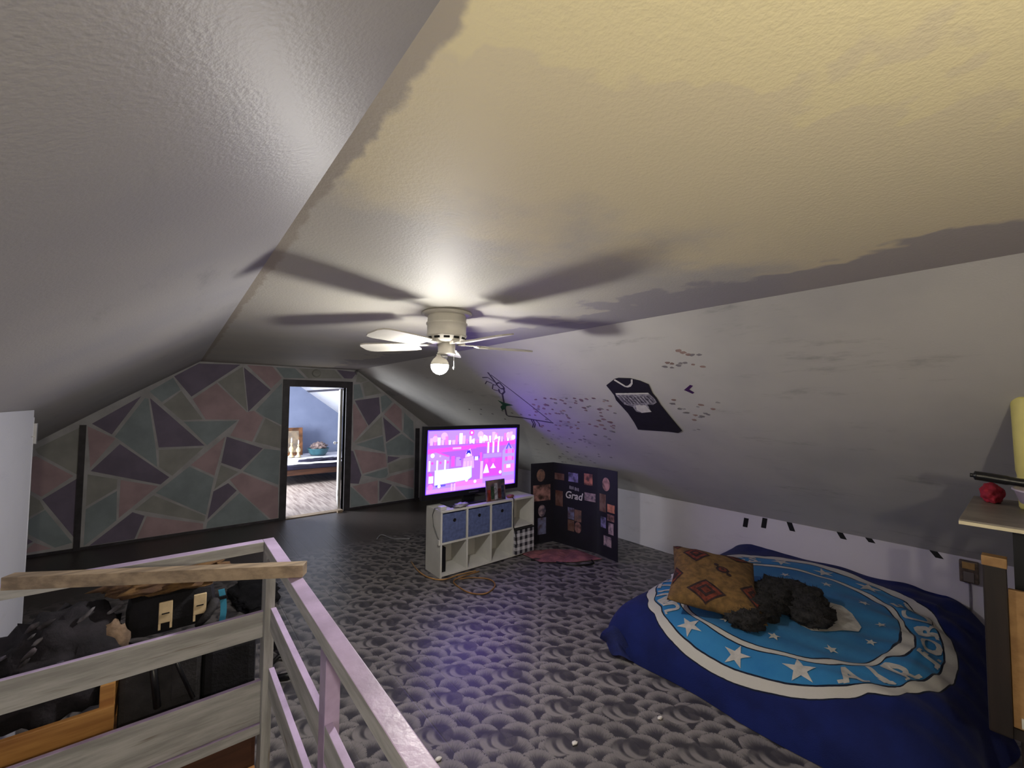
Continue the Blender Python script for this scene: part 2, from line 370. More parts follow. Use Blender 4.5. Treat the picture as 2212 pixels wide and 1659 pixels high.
MURAL= [["P",[[-0.71,1.37],[-0.3,1.69],[-0.54,1.24]]],["P",[[-0.23,1.67],[0.32,1.07],[-0.13,1.07]]],["P",[[-0.02,1.93],[0.22,2.11],[0.67,2.12],[0.16,1.68]]],["P",[[0.7,2.09],[1.03,1.79],[0.77,1.49]]],["P",[[1.88,2.12],[2.2,2.1],[2.12,1.99],[2.0,1.99]]],["P",[[-0.7,0.85],[-0.47,1.14],[-0.01,0.71],[-0.09,0.63]]],["P",[[0.54,1.18],[0.96,1.0],[0.71,0.73],[0.49,0.84]]],["P",[[-0.68,0.03],[-0.33,0.35],[-0.22,0.29],[-0.3,0.03]]],["P",[[0.42,0.49],[0.58,0.58],[0.68,0.47],[0.37,0.14]]],["P",[[-1.05,0.59],[-0.76,0.81],[-0.76,0.08]]],["P",[[-1.13,0.2],[-1.09,0.16],[-1.14,0.13]]],["T",[[-0.52,1.22],[-0.27,1.67],[-0.24,1.66],[-0.15,1.06],[-0.13,0.84],[-0.47,1.17]]],["T",[[-0.24,1.74],[-0.02,1.92],[0.06,1.77],[-0.12,1.61]]],["T",[[1.07,2.11],[1.32,2.11],[1.46,1.97],[1.18,1.96]]],["T",[[0.85,1.51],[1.16,1.9],[1.18,1.3],[0.96,1.42]]],["T",[[0.09,1.38],[0.66,1.38],[0.34,1.07]]],["T",[[0.97,1.0],[1.17,0.96],[1.16,0.48],[0.73,0.71]]],["T",[[-0.14,0.54],[0.17,0.83],[0.43,0.66],[0.36,0.2]]],["T",[[-0.72,0.44],[-0.47,0.61],[-0.46,0.27],[-0.72,0.03]]],["T",[[0.37,0.11],[0.71,0.44],[1.06,0.03],[0.36,0.03]]],["T",[[-1.14,0.39],[-1.02,0.48],[-0.8,0.09],[-0.93,0.06],[-1.13,0.24]]],["G",[[-0.11,1.59],[0.06,1.76],[0.29,1.4],[0.08,1.39]]],["G",[[0.42,1.88],[0.69,2.1],[0.76,1.5]]],["G",[[1.36,2.11],[1.86,2.12],[1.97,1.99],[1.49,1.97]]],["G",[[0.97,1.41],[1.17,1.29],[1.17,0.98],[0.85,1.09]]],["G",[[-0.13,1.05],[0.31,1.05],[0.01,0.72],[-0.12,0.84]]],["G",[[0.49,0.82],[0.69,0.71],[0.43,0.51]]],["G",[[-0.72,0.82],[-0.47,0.74],[-0.47,0.63],[-0.72,0.46]]],["G",[[-0.32,0.37],[-0.16,0.52],[0.36,0.19],[0.35,0.12]]],["G",[[-1.12,1.12],[-0.79,1.34],[-0.78,0.84],[-0.8,0.82],[-1.1,1.07]]],["G",[[-1.14,0.66],[-1.06,0.58],[-1.02,0.48],[-1.14,0.41]]],["K",[[0.17,1.66],[0.41,1.87],[0.76,1.49],[0.84,1.51],[0.95,1.41],[0.83,1.09],[0.58,1.18],[0.68,1.39],[0.31,1.4]]],["K",[[0.73,2.12],[1.04,2.12],[1.16,1.96],[1.03,1.81]]],["K",[[-0.74,1.35],[-0.5,1.2],[-0.7,0.88]]],["K",[[0.18,0.84],[0.53,1.18],[0.43,0.68]]],["K",[[-0.45,0.73],[-0.11,0.62],[-0.45,0.29]]],["K",[[-0.21,0.28],[0.34,0.1],[0.34,0.03],[-0.29,0.03]]],["K",[[0.59,0.62],[0.72,0.7],[1.16,0.45],[1.17,0.03],[1.08,0.03],[0.7,0.45]]],["K",[[-1.14,1.04],[-1.11,1.05],[-0.82,0.81],[-1.05,0.61],[-1.13,0.68]]],["K",[[-1.13,0.1],[-1.08,0.15],[-0.95,0.06],[-1.14,0.05]]],["P",[[2.16,1.66],[2.55,1.72],[2.58,1.46],[2.39,1.26]]],["P",[[2.62,1.4],[2.93,1.14],[2.68,0.99]]],["P",[[2.12,0.9],[2.16,0.89],[2.3,0.5],[2.26,0.37],[2.13,0.39]]],["P",[[2.71,0.77],[2.93,0.73],[2.71,0.65]]],["P",[[2.58,0.39],[2.8,0.3],[2.59,0.06]]],["T",[[2.14,1.91],[2.24,1.92],[2.3,1.71],[2.15,1.67]]],["T",[[2.57,1.73],[2.66,1.76],[2.78,1.64],[2.6,1.46]]],["T",[[2.19,0.98],[2.63,1.1],[2.67,0.83]]],["T",[[2.67,0.97],[2.95,1.12],[3.18,0.95],[3.17,0.75],[2.7,0.78]]],["T",[[2.32,0.5],[2.71,0.58],[2.73,0.48],[2.7,0.43],[2.59,0.42]]],["T",[[2.13,0.35],[2.15,0.34],[2.44,0.03],[2.14,0.03]]],["T",[[2.85,0.28],[3.18,0.18],[3.18,0.03],[3.07,0.03]]],["T",[[2.98,1.47],[3.15,1.32],[3.18,0.97],[2.97,1.14]]],["G",[[2.2,2.08],[2.36,1.98],[2.27,1.94],[2.17,1.94]]],["G",[[2.27,1.93],[2.38,1.97],[2.6,1.78],[2.32,1.72]]],["G",[[2.17,1.0],[2.6,1.42],[2.63,1.11]]],["G",[[2.72,0.63],[2.96,0.71],[3.18,0.72],[3.18,0.54],[2.74,0.48]]],["G",[[2.61,0.04],[2.81,0.29],[3.05,0.03]]],["K",[[2.63,1.44],[2.81,1.63],[2.94,1.52],[2.95,1.16]]],["K",[[2.14,1.59],[2.16,1.62],[2.38,1.26],[2.16,1.01]]],["K",[[2.17,0.91],[2.68,0.81],[2.71,0.6],[2.31,0.52]]],["K",[[2.68,0.4],[2.76,0.44],[3.18,0.51],[3.18,0.2]]],["K",[[2.16,0.35],[2.56,0.4],[2.57,0.03],[2.46,0.03]]]]
for k, pts in MURAL:
    q = []
    for p in pts:
        if not q or (abs(p[0]-q[-1][0])+abs(p[1]-q[-1][1])) > .015: q.append(p)
    if len(q) < 3: continue
    # shrink very slightly so the pale tape lines stay visible between patches
    cx = sum(p[0] for p in q)/len(q); cz = sum(p[1] for p in q)/len(q)
    q = [(x+(cx-x)*min(.06, .006/max(.01, math.hypot(cx-x, cz-z))), z+(cz-z)*min(.06, .006/max(.01, math.hypot(cx-x, cz-z)))) for x, z in q]
    b = MB(); b.prism([(x, YB, z) for x, z in q], (0, -.0015, 0)); b.build('painted_patch', MC[k], W_BACK)
b = MB(); b.box(XKL, DX0-.08, YB-.012, YB, 0, .03); b.box(DX1+.09, XK, YB-.012, YB, 0, .03)
st(b.build('baseboard_back', M_DKTRIM), 'thin dark strip along the foot of the mural wall')
b = MB(); b.box(-.795, -.745, YB-.02, YB, 0, 1.36); st(b.build('trim_1', M_DKTRIM), 'dark upright batten near the left end of the mural')
b = MB(); b.box(3.19, 3.26, YB-.02, YB, 0, 1.2); st(b.build('trim_2', M_DKTRIM), 'dark upright batten on the mural behind the television')
b = MB(); b.lathe([(.055, 0), (.055, .02), (.045, .03), (.0, .03)], n=24, M=Matrix.Translation((1.6, YB, 2.05)) @ Matrix.Rotation(PI/2, 4, 'X'))
d = b.build('smoke_alarm', MC['G']); tag(d, 'small round painted-over alarm above the doorway', 'alarm')
b = MB(); b.lathe([(.02, 0), (.02, .03), (.012, .05), (0, .05)], n=16, M=Matrix.Translation((2.17, YB, 2.105)) @ Matrix.Rotation(PI/2, 4, 'X'))
b.tube([(2.17, YB-.04, 2.1), (2.17, YB-.05, 2.07), (2.17, YB-.04, 2.06)], .006)
tag(b.build('ceiling_hook', M_METAL), 'tiny metal hook right of the doorway near the ceiling', 'hook')
# doorway: dark frame and open leaf
d1 = thing('door_1', (1.64, YB, 0), 'doorway with dark frame opening to the bright back room', None); d1['kind'] = 'structure'
boxo('jamb', M_DKTRIM, d1, 1.172, DX0, YB-.025, YB+.12, 0, DZ); boxo('jamb', M_DKTRIM, d1, DX1, 2.122, YB-.025, YB+.12, 0, DZ)
boxo('head_frame', M_DKTRIM, d1, 1.172, 2.122, YB-.025, YB+.12, DZ, 1.945)
boxo('threshold', M_RAWWOOD, d1, DX0, DX1, YB-.03, YB+.1, 0, .012)
M_LEAF = mat('door_leaf_paint', (196, 196, 194), .4, .05, 6)
LM = Matrix.Translation((DX1-.004, YB+.125, 0)) @ Matrix.Rotation(math.radians(-14.5), 4, 'Z')
b = MB(); b.box(-.036, 0, 0, .735, .015, DZ-.01, .002, LM); lf = b.build('door_leaf', M_LEAF, d1)
b = MB(); b.lathe([(.01, 0), (.01, .03), (.026, .035), (.028, .055), (.015, .065), (0, .065)], n=20, M=LM @ Matrix.Translation((-.036, .67, .95)) @ Matrix.Rotation(-PI/2, 4, 'Y'))
b.build('door_knob', M_METAL, lf)
for z in (.2, 1.5):
    b = MB(); b.box(-.039, -.0362, .0, .03, z, z+.09, 0, LM); b.build('hinge', M_METAL, lf)
b = MB(); b.box(1.93, 2.0, 6.46, 6.53, 0, .02); b.prism([(1.93, 6.46, .02), (2.0, 6.46, .02), (2.0, 6.53, .02)], (0, 0, .015))
tag(b.build('door_wedge', M_RAWWOOD), 'small wooden wedge on the floor at the right door jamb', 'door wedge')
# back room shell
b = MB(); b.prism([(-.6, YE, 0), (XK, YE, 0), (XK, YE, ZK), (xr_top(YB), YE, ZC), (-.6, YE, ZC)], (0, .05, 0))
st(b.build('wall_far', M_BLUE), 'blue end wall of the back room')
b = MB(); b.prism([(xr_top(YB), YB+.1, ZC), (xr_top(YB), YE, ZC), (XK, YE, ZK), (XK, YB+.1, ZK)], (.03, 0, .04))
W_BS = st(b.build('wall_far_slope', M_BSL), 'whitish sloped ceiling of the back room')
b = MB(); b.prism([(2.5, 6.7, ZC-.69*.32-.004), (2.56, 6.7, ZC-.69*.38-.004), (2.56, YE, ZC-.69*.38-.004), (2.5, YE, ZC-.69*.32-.004)], (-.004, 0, -.006))
b.build('seam_batten', M_DKTRIM, W_BS)
b = MB(); b.box(XK, XK+.05, YB+.1, YE, 0, ZK); st(b.build('wall_far_knee', M_BSL), 'low side wall of the back room')
b = MB(); b.box(-.6, xr_top(YB), YB+.1, YE, ZC, ZC+.05); st(b.build('ceiling_back_room', M_BSL), 'flat ceiling of the back room')
WY0, WY1, WZ0, WZ1 = 8.0, 9.4, .7, 1.8
b = MB(); b.box(-.3, -.2, YB+.1, WY0, 0, ZC); b.box(-.3, -.2, WY1, YE, 0, ZC); b.box(-.3, -.2, WY0, WY1, 0, WZ0); b.box(-.3, -.2, WY0, WY1, WZ1, ZC)
st(b.build('wall_far_left', M_BLUE), 'blue side wall with the window of the back room')
w1 = thing('window_1', (-.25, 8.7, WZ0), 'window in the side wall of the back room', None); w1['kind'] = 'structure'
b = MB(); b.box(-.3, -.2, WY0, WY0+.05, WZ0, WZ1); b.box(-.3, -.2, WY1-.05, WY1, WZ0, WZ1); b.box(-.3, -.2, WY0, WY1, WZ0, WZ0+.05); b.box(-.3, -.2, WY0, WY1, WZ1-.05, WZ1)
b.build('window_frame', M_WHITEP, w1); boxo('mullion', M_WHITEP, w1, -.27, -.23, 8.68, 8.72, WZ0, WZ1)
mg, tg = newmat('window_glass'); tg.b.inputs['Base Color'].default_value = (.9, .95, 1, 1); tg.b.inputs['Roughness'].default_value = .02; tg.b.inputs['Transmission Weight'].default_value = 1
boxo('pane', mg, w1, -.262, -.256, WY0+.05, 8.68, WZ0+.05, WZ1-.05); boxo('pane', mg, w1, -.262, -.256, 8.72, WY1-.05, WZ0+.05, WZ1-.05)
# stairwell
M_STAIR = wood('stair_tread_wood', (130, 104, 80), (98, 76, 58), .6, 0, 3)
b = MB(); b.box(SX1, SX1+.02, SY0, SY1, -2.4, -.06); b.box(SX0, SX1, SY1, SY1+.02, -2.4, -.06); b.box(SX0, SX1, SY0-.02, SY0, -2.4, -.06)
st(b.build('wall_stairwell', M_WHITE), 'plain walls lining the stairwell below the floor')
stt = thing('stair', (-.1, SY0, -2.4), 'narrow wooden stair going down below the railing', None); stt['kind'] = 'structure'
for i in range(9):
    y0 = SY0+.02+i*.235; z = -.2*(i+1)
    boxo('tread', M_STAIR, stt, SX0+.002, SX1-.002, y0, y0+.26, z-.03, z); boxo('riser', M_WHITE, stt, SX0+.002, SX1-.002, y0, y0+.018, z, z+.165)
b = MB(); b.box(SX0, SX1, SY0, SY1, -2.45, -2.4); st(b.build('floor_below', M_STAIR), 'floor at the foot of the stair')

# ---------------- drawings on the right slope (thin paint, on the slope's own plane)
DN = Vector((.8234, 0, -.5675)); NR = Vector((-.5675, 0, -.8234)); P0 = Vector((XR, 0, ZC))
def sp(s, y, off=.001):
    """point on the right slope: s metres down from the fold, at depth y"""
    xt = xr_top(y); L = math.hypot(XK-xt, ZC-ZK); k = s/L
    return Vector((xt + (XK-xt)*k, y, ZC + (ZK-ZC)*k)) + NR*off
def slope_poly(name, pts, m, off=.0, th=.003, parent=None):
    b = MB(); b.prism([sp(s, y, off) for s, y in pts], NR*th); return b.build(name, m, parent)
def ribbon(b, pts, w, th=.0015):
    """a brushed line: thin strip following pts on the slope"""
    for (s0, y0), (s1, y1) in zip(pts, pts[1:]):
        L = math.hypot(s1-s0, y1-y0)
        if L < 1e-4: continue
        nx, ny = -(y1-y0)/L*w/2, (s1-s0)/L*w/2
        b.prism([sp(s0+nx, y0+ny, 0), sp(s1+nx, y1+ny, 0), sp(s1-nx, y1-ny, 0), sp(s0-nx, y0-ny, 0)], NR*th)
M_PENCIL = mat('marker_grey', (78, 70, 86), .7, .1, 20)
M_GREENP = mat('green_paint', (44, 92, 76), .6, .1, 20)
M_PLUM = mat('plum_paint', (70, 30, 92), .6, .1, 20)
FL = [[(0.336, 3.325), (0.506, 3.38)], [(0.374, 3.318), (0.683, 3.25), (1.194, 3.155)], [(0.514, 3.381), (0.502, 3.315), (0.578, 3.328), (0.609, 3.353), (0.599, 3.404), (0.536, 3.398), (0.514, 3.381)], [(0.606, 3.443), (0.669, 3.496), (0.694, 3.475), (0.655, 3.395), (0.609, 3.36)], [(0.694, 3.475), (0.846, 3.612), (1.088, 3.826), (1.117, 3.83), (1.141, 3.588), (1.182, 3.357), (1.216, 3.145)], [(0.405, 3.505), (0.411, 3.416), (0.498, 3.38)], [(0.511, 3.58), (0.468, 3.497), (0.51, 3.448)], [(0.602, 3.551), (0.526, 3.454), (0.543, 3.421)], [(0.61, 3.544), (0.637, 3.484)], [(1.17, 3.46), (1.256, 3.501), (1.34, 3.594)], [(1.168, 3.427), (1.264, 3.477), (1.337, 3.559)], [(1.184, 3.389), (1.239, 3.394), (1.307, 3.44)]]
b = MB()
for i, l in enumerate(FL): ribbon(b, l, .02 if i in (2, 3, 4, 0) else .012)
b.build('flower_drawing', M_PENCIL, W_RSL)
slope_poly('leaf_painting', [(0.802, 3.678), (0.846, 3.621), (0.897, 3.504), (0.912, 3.641), (0.963, 3.703), (1.003, 3.814), (0.928, 3.768), (0.89, 3.685)], M_GREENP, th=.002, parent=W_RSL)
slope_poly('chevron_mark', [(0.638, 1.387), (0.648, 1.372), (0.687, 1.415), (0.722, 1.395), (0.735, 1.412), (0.691, 1.452)], M_PLUM, th=.002, parent=W_RSL)
DABS = [mat('dab_a', (160, 134, 126), .7, .1), mat('dab_b', (146, 140, 142), .7, .1), mat('dab_c', (146, 118, 124), .7, .1), mat('dab_d', (164, 160, 160), .7, .1)]
rg = random.Random(3)
def dab(b, s, y, r, col):
    b.mi = col; n = 9; a0 = rg.random()*6
    pts = []
    for i in range(n):
        a = 2*PI*i/n; q = r*(.75+.5*rg.random()); pts.append((s+q*.8*math.cos(a+a0), y+q*1.25*math.sin(a+a0)))
    b.prism([sp(*p, 0) for p in pts], NR*.0012)
b = MB()
def lerp4(q, u, v):
    a, bb, c, d = q
    return tuple((a[i]*(1-u)+bb[i]*u)*(1-v)+(d[i]*(1-u)+c[i]*u)*v for i in (0, 1))
QA = ((0.775, 3.053), (0.782, 2.066), (1.29, 2.385), (1.422, 3.647)); QB = ((0.256, 1.379), (0.295, 1.127), (0.544, 1.229), (0.522, 1.512))
QC = ((0.785, 1.663), (0.788, 1.268), (1.191, 1.426), (1.239, 1.893)); QD = ((1.413, 3.559), (1.29, 2.385), (1.978, 2.815), (2.2, 3.9))
for q, n, cols, r0 in ((QA, 85, (0, 2, 1, 2), .020), (QB, 14, (0, 1, 1), .017), (QC, 24, (0, 1, 1, 3), .017), (QD, 45, (1, 3, 3), .021)):
    for _ in range(n):
        s, y = lerp4(q, rg.random(), rg.random()**(1.4 if q is QA else 1))
        if 1.66 < y < 2.15 and .5 < s < 1.28: continue
        dab(b, s, y, .85*r0*(.6+.6*rg.random()), rg.choice(cols))
for y in [2.9+.14*i for i in range(9)]: dab(b, .95+.25*rg.random(), y+.5, .016, 1)
o = b.build('paint_dabs', DABS, W_RSL); o['kind'] = 'stuff'; o['label'] = 'small pinkish and grey paint dabs'
for y, z0, z1, dy in ((1.743, .472, .559, .012), (1.581, .501, .594, .012), (1.378, .528, .60, -.02), (1.015, .551, .60, -.022), (.832, .569, .60, -.018), (.468, .556, .60, -.026)):
    b = MB(); b.prism([(XK, y-.021+dy, z0), (XK, y+.021+dy, z0), (XK, y+.021-dy*.2, z1), (XK, y-.021-dy*.2, z1)], (-.002, 0, 0))
    b.build('tape_piece', M_BLACK, W_KNEE)
# black jersey fixed flat on the slope
js = tag(slope_poly('wall_jersey', [(0.607, 2.042), (0.535, 1.921), (0.525, 1.879), (0.536, 1.786), (0.569, 1.724), (0.614, 1.68), (0.72, 1.705), (0.781, 1.704), (0.872, 1.715), (1.057, 1.715), (1.219, 1.711), (1.253, 1.757), (1.242, 1.836), (1.24, 2.118), (1.134, 2.093), (0.993, 2.071), (0.803, 2.073), (0.736, 2.05), (0.671, 2.045)], M_INK, off=.001, th=.005),
    'black jersey with white neckline and smeared white lettering flat on the right slope', 'jersey')
def jp(name, pts, m, off):
    return slope_poly(name, pts, m, off=off, th=.0012, parent=js)
jp('neckline', [(0.546, 1.932), (0.533, 1.916), (0.621, 1.871), (0.616, 1.848), (0.586, 1.807), (0.545, 1.783), (0.545, 1.769), (0.597, 1.799), (0.628, 1.832), (0.638, 1.865), (0.628, 1.887)], M_WHITE1, .0061)
M_SMEAR = mat('smeared_white_paint', (176, 172, 178), .8, .2, 40, c2=(96, 92, 104))
jp('chest_print', [(0.707, 2.019), (0.709, 1.731), (0.781, 1.719), (0.827, 1.724), (0.862, 1.772), (0.856, 1.818), (0.953, 1.839), (0.975, 1.935), (0.957, 1.974), (0.889, 1.968), (0.859, 2.025), (0.737, 2.031)], M_SMEAR, .0061)
b = MB()
rj = random.Random(5)
for i in range(9):   # upright strokes of the smeared word
    y = 2.0-.03*i; ribbon_pts = [(.745+.01*rj.random(), y), (.83+.02*rj.random(), y-.006)]
    for (s0, y0), (s1, y1) in zip(ribbon_pts, ribbon_pts[1:]):
        b.prism([sp(s0, y0+.005, .0074), sp(s1, y1+.005, .0074), sp(s1, y1-.004, .0074), sp(s0, y0-.004, .0074)], NR*.001)
    if i % 2: b.prism([sp(.752+.035*(i % 3), y+.008, .0074), sp(.764+.035*(i % 3), y+.008, .0074), sp(.764+.035*(i % 3), y-.016, .0074), sp(.752+.035*(i % 3), y-.016, .0074)], NR*.001)
b.build('lettering', mat('letter_grey', (74, 70, 84), .8, .1), js)  # dark grey strokes over the pale chest print
jp('white_patch', [(.868, 1.925), (.87, 1.84), (.955, 1.835), (.972, 1.93), (.93, 1.955)], M_WHITE1, .0074)
jp('white_stripe', [(.708, 2.018), (.709, 1.735), (.724, 1.73), (.726, 2.016)], M_WHITE1, .0074)
# ================================================================== THINGS
# ---------------- stair railing
RX, RY, RZ = .335, 2.03, 1.05
rl = thing('stair_railing', (RX, RY, 0), 'whitewashed and lavender wooden railing around the stairwell corner', 'railing')
def rail(name, a, bb, w_, h_, wm):
    b = MB(); b.bar(a, bb, w_, h_, .002)
    for f in b.bm.faces:
        f.normal_update(); f.material_index = 1 if f.normal.z > .7 else 0
    return b.build(name, [wm, M_LAV], rl)
pw = .0175
b = MB(); b.box(RX-pw, RX+pw, RY-.045, RY+.045, 0, RZ-.04, .002); b.build('post', M_WASHZ, rl)
b = MB(); b.box(RX+.001, RX+.04, 1.19, 1.245, 0, RZ-.04, .002); b.build('post', M_LAV, rl)
b = MB(); b.box(RX-pw, RX+pw, .12, .2, 0, RZ-.04, .002); b.build('post', M_WASHZ, rl)
rail('top_rail', (RX, RY+.05, RZ-.02), (RX, .1, RZ-.02), .042, .04, M_WASHY)
rail('middle_rail', (RX+.012, RY-.045, .79-.045), (RX+.012, .1, .79-.045), .02, .09, M_WASHY)
rail('bottom_rail', (RX+.012, RY-.045, .55-.05), (RX+.012, .1, .55-.05), .02, .1, M_WASHY)
rail('top_rail', (RX-.022, RY+.028, RZ-.02), (XS+.002, RY+.028, RZ-.02), .045, .04, M_WASHX)
rail('middle_rail', (RX-pw, RY+.0, .718), (XS+.002, RY+.0, .718), .02, .104, M_WASHX)
rail('bottom_rail', (RX-pw, RY+.0, .41), (XS+.002, RY+.0, .41), .02, .165, M_WASHX)
rail('lower_lip', (RX-pw, RY-.004, .305), (XS+.002, RY-.004, .305), .03, .04, M_WASHX)
# loose plank lying across the corner
b = MB(); b.bar((-.385, 2.02, RZ+.021), (.365, 1.565, RZ+.021), .042, .04, .002)
lp = tag(b.build('loose_plank', M_RAWWOOD), 'bare wooden plank lying loose across the top of the railing corner', 'plank')
# ---------------- things stacked behind the railing
cr = thing('pine_crate', (-.3, 2.3, 0), 'open slatted pine crate behind the left railing', 'crate')
for z in (.05, .25, .452):
    boxo('slat', M_PINE, cr, -.515, -.13, 2.105, 2.125, z, z+.088, bev=.003); boxo('slat', M_PINE, cr, -.515, -.13, 2.44, 2.46, z, z+.088, bev=.003)
    boxo('slat', M_PINE, cr, -.15, -.131, 2.127, 2.438, z, z+.088, bev=.003)
for x in (-.512, -.172):
    boxo('corner_post', M_PINE, cr, x, x+.04, 2.126, 2.155, .0, .61, bev=.003); boxo('corner_post', M_PINE, cr, x, x+.04, 2.41, 2.438, .0, .61, bev=.003)
boxo('bottom_board', M_PINE, cr, -.51, -.15, 2.13, 2.435, .03, .045)
M_PATCHY = mat('dark_patterned_cloth', (22, 20, 27), .9, .3, 16, .6, 30, c2=(40, 36, 43))
def dark_heap(name, c, rad, seed, m, flat, label, cat, amp=.3, sc=3.2, M=None):
    b = MB(); b.blob(c, rad, amp, sc, 4, seed, flat, M); return tag(b.build(name, m), label, cat)
h = dark_heap('clothes_heap', (-.31, 2.33, .63), (.2, .17, .21), 4, M_PATCHY, .5, 'heap of dark patterned clothes piled in the pine crate', 'clothes')
rh = random.Random(4)
MFOLD = [mat('faded_fold_%d' % i, c, .9, .25, 20) for i, c in enumerate(((120, 116, 124), (92, 84, 92), (74, 70, 84)))]
for i in range(16):
    x = -.46+.33*rh.random(); z = .60+.26*rh.random(); y = 2.33-.165*math.sqrt(max(.05, 1-((x+.31)/.22)**2-((z-.63)/.26)**2))-.004
    b = MB(); b.blob((x, y, z), (.012+.018*rh.random(), .008, .004+.006*rh.random()), .5, 4, 2, i, None, Matrix.Rotation(-.35-.5*rh.random(), 3, 'Y')); b.build('light_fold', MFOLD[i % 3], h)
# grey case, black bag, wooden drawer
sc_ = thing('soft_suitcase', (0, 2.22, 0), 'upright charcoal fabric suitcase with black straps behind the railing', 'suitcase')
boxo('body', M_GRYCLOTH, sc_, -.125, .125, 2.15, 2.33, .285, .65, bev=.02)
b = MB(); b.tube([(-.03, 2.144, .64), (-.02, 2.142, .55), (-.01, 2.142, .46)], .012); b.build('strap', M_BLACK, sc_)
b = MB(); b.tube([(.03, 2.144, .65), (.06, 2.142, .56), (.10, 2.142, .45)], .008); b.build('strap', M_BLACK, sc_)
boxo('pocket', M_GRYCLOTH, sc_, .03, .11, 2.14, 2.15, .47, .61, bev=.004)
bb_ = thing('black_bag', (.23, 2.3, 0), 'plain black cloth bag right of the charcoal suitcase', 'bag')
boxo('body', M_BLKCLOTH, bb_, .13, .318, 2.15, 2.40, .285, .625, bev=.03)
b = MB(); b.tube([(.17, 2.2, .62), (.2, 2.2, .66), (.25, 2.2, .66), (.28, 2.2, .62)], .01); b.build('handle', M_BLACK, bb_)
dw = thing('wooden_chest', (.1, 2.2, 0), 'low red-brown wooden chest under the suitcase and bag', 'chest')
boxo('body', M_BROWNWOOD, dw, -.12, .316, 2.1, 2.45, .0, .28, bev=.004)
boxo('base_board', M_PINE, dw, -.12, .316, 2.082, 2.0995, .0, .11, bev=.003)
boxo('drawer_front', M_BROWNWOOD, dw, -.10, .30, 2.088, 2.0995, .125, .262, bev=.003)
df = thing('black_duffel', (.03, 2.5, 0), 'black backpack with two cream buckle straps on top of the pile', 'backpack')
b = MB(); b.box(-.125, .175, 2.3, 2.55, .655, .83, .06); body = b.build('body', M_BLKCLOTH, df)
for x in (-.02, .095):
    s_ = boxo('buckle_strap', M_CREAM, df, x, x+.045, 2.288, 2.2995, .715, .8, bev=.003)
    boxo('prong', M_CREAM, s_, x, x+.008, 2.288, 2.2995, .69, .715); boxo('prong', M_CREAM, s_, x+.037, x+.045, 2.288, 2.2995, .69, .715)
    boxo('buckle', M_BLACK, s_, x+.01, x+.035, 2.284, 2.2875, .752, .756)
b = MB(); b.tube([(.11, 2.29, .665), (.14, 2.28, .70), (.165, 2.29, .74), (.17, 2.31, .75)], [.012, .018, .02, .02]); b.build('rolled_strap', M_GRYCLOTH, df)
b = MB()
for i in range(12):
    a0, a1 = i/12, (i+1)/12
    f = lambda t: Vector((.196+.012*math.sin(t*3), 2.33+.02*t, .785-.19*t))
    p, q = f(a0), f(a1); b.prism([p+Vector((-.012, 0, 0)), p+Vector((.012, 0, 0)), q+Vector((.012, 0, 0)), q+Vector((-.012, 0, 0))], (0, .003, 0))
cy = b.build('loop_strap', M_CYAN, df); boxo('strap_clip', M_BLACK, cy, .176, .216, 2.322, 2.336, .742, .755)
M_BROWNC = mat('brown_mottled_cloth', (120, 90, 54), .85, .35, 14, .5, 30, c2=(74, 52, 40))
b = MB(); b.blob((.0, 2.42, .862), (.21, .14, .05), .45, 3.5, 4, 9); tag(b.build('brown_garment', M_BROWNC), 'crumpled mottled brown garment on top of the black backpack', 'garment')
b = MB(); b.blob((-.155, 2.275, .70), (.05, .02, .075), .35, 3, 3, 2); tag(b.build('beige_rag', mat('beige_cloth', (148, 124, 104), .9, .2, 14, .4, 40, c2=(84, 70, 62))), 'crumpled beige cloth left of the black backpack', 'cloth')
b = MB(); b.blob((.58, 4.15, .02), (.17, .36, .05), .3, 3, 4, 5, .002); tag(b.build('black_shirt', M_BLKCLOTH), 'black garment dropped on the floor beyond the railing', 'garment')
b = MB(); b.tube([(.56, 3.25, .02), (.62, 3.05, .03), (.66, 2.86, .015), (.60, 2.78, .012)], .018); b.tube([(.52, 3.0, .015), (.57, 3.03, .03), (.62, 3.0, .03)], .014); b.tube([(.52, 2.83, .015), (.58, 2.8, .02), (.62, 2.82, .015)], .02)
tag(b.build('black_strap', M_BLACK), 'tangled black straps on the floor right of the railing post', 'strap')
# ---------------- cube shelf with tv
CX0, CX1, CY0, CY1, CH = 1.98, 3.15, 3.50, 3.79, .62
cs = thing('cube_shelf', ((CX0+CX1)/2, CY0, 0), 'white eight-cube storage shelf with blue bins under the television', 'shelf')
t_ = .018
boxo('top_panel', M_WHITEP, cs, CX0, CX1, CY0, CY1, CH-.022, CH, bev=.002)
boxo('side_panel', M_WHITEP, cs, CX0, CX0+t_, CY0, CY1, 0, CH-.022); boxo('side_panel', M_WHITEP, cs, CX1-t_, CX1, CY0, CY1, 0, CH-.022)
boxo('bottom_panel', M_WHITEP, cs, CX0+t_, CX1-t_, CY0, CY1, .012, .03)
boxo('middle_shelf', M_WHITEP, cs, CX0+t_, CX1-t_, CY0+.001, CY1, .305, .322)
boxo('back_panel', M_WHITEP, cs, CX0+t_, CX1-t_, CY1-.006, CY1, .03, CH-.022)
cw = (CX1-CX0-t_)/4
for i in (1, 2, 3): boxo('divider', M_WHITEP, cs, CX0+cw*i, CX0+cw*i+t_, CY0+.0005, CY1-.006, .03, CH-.022)
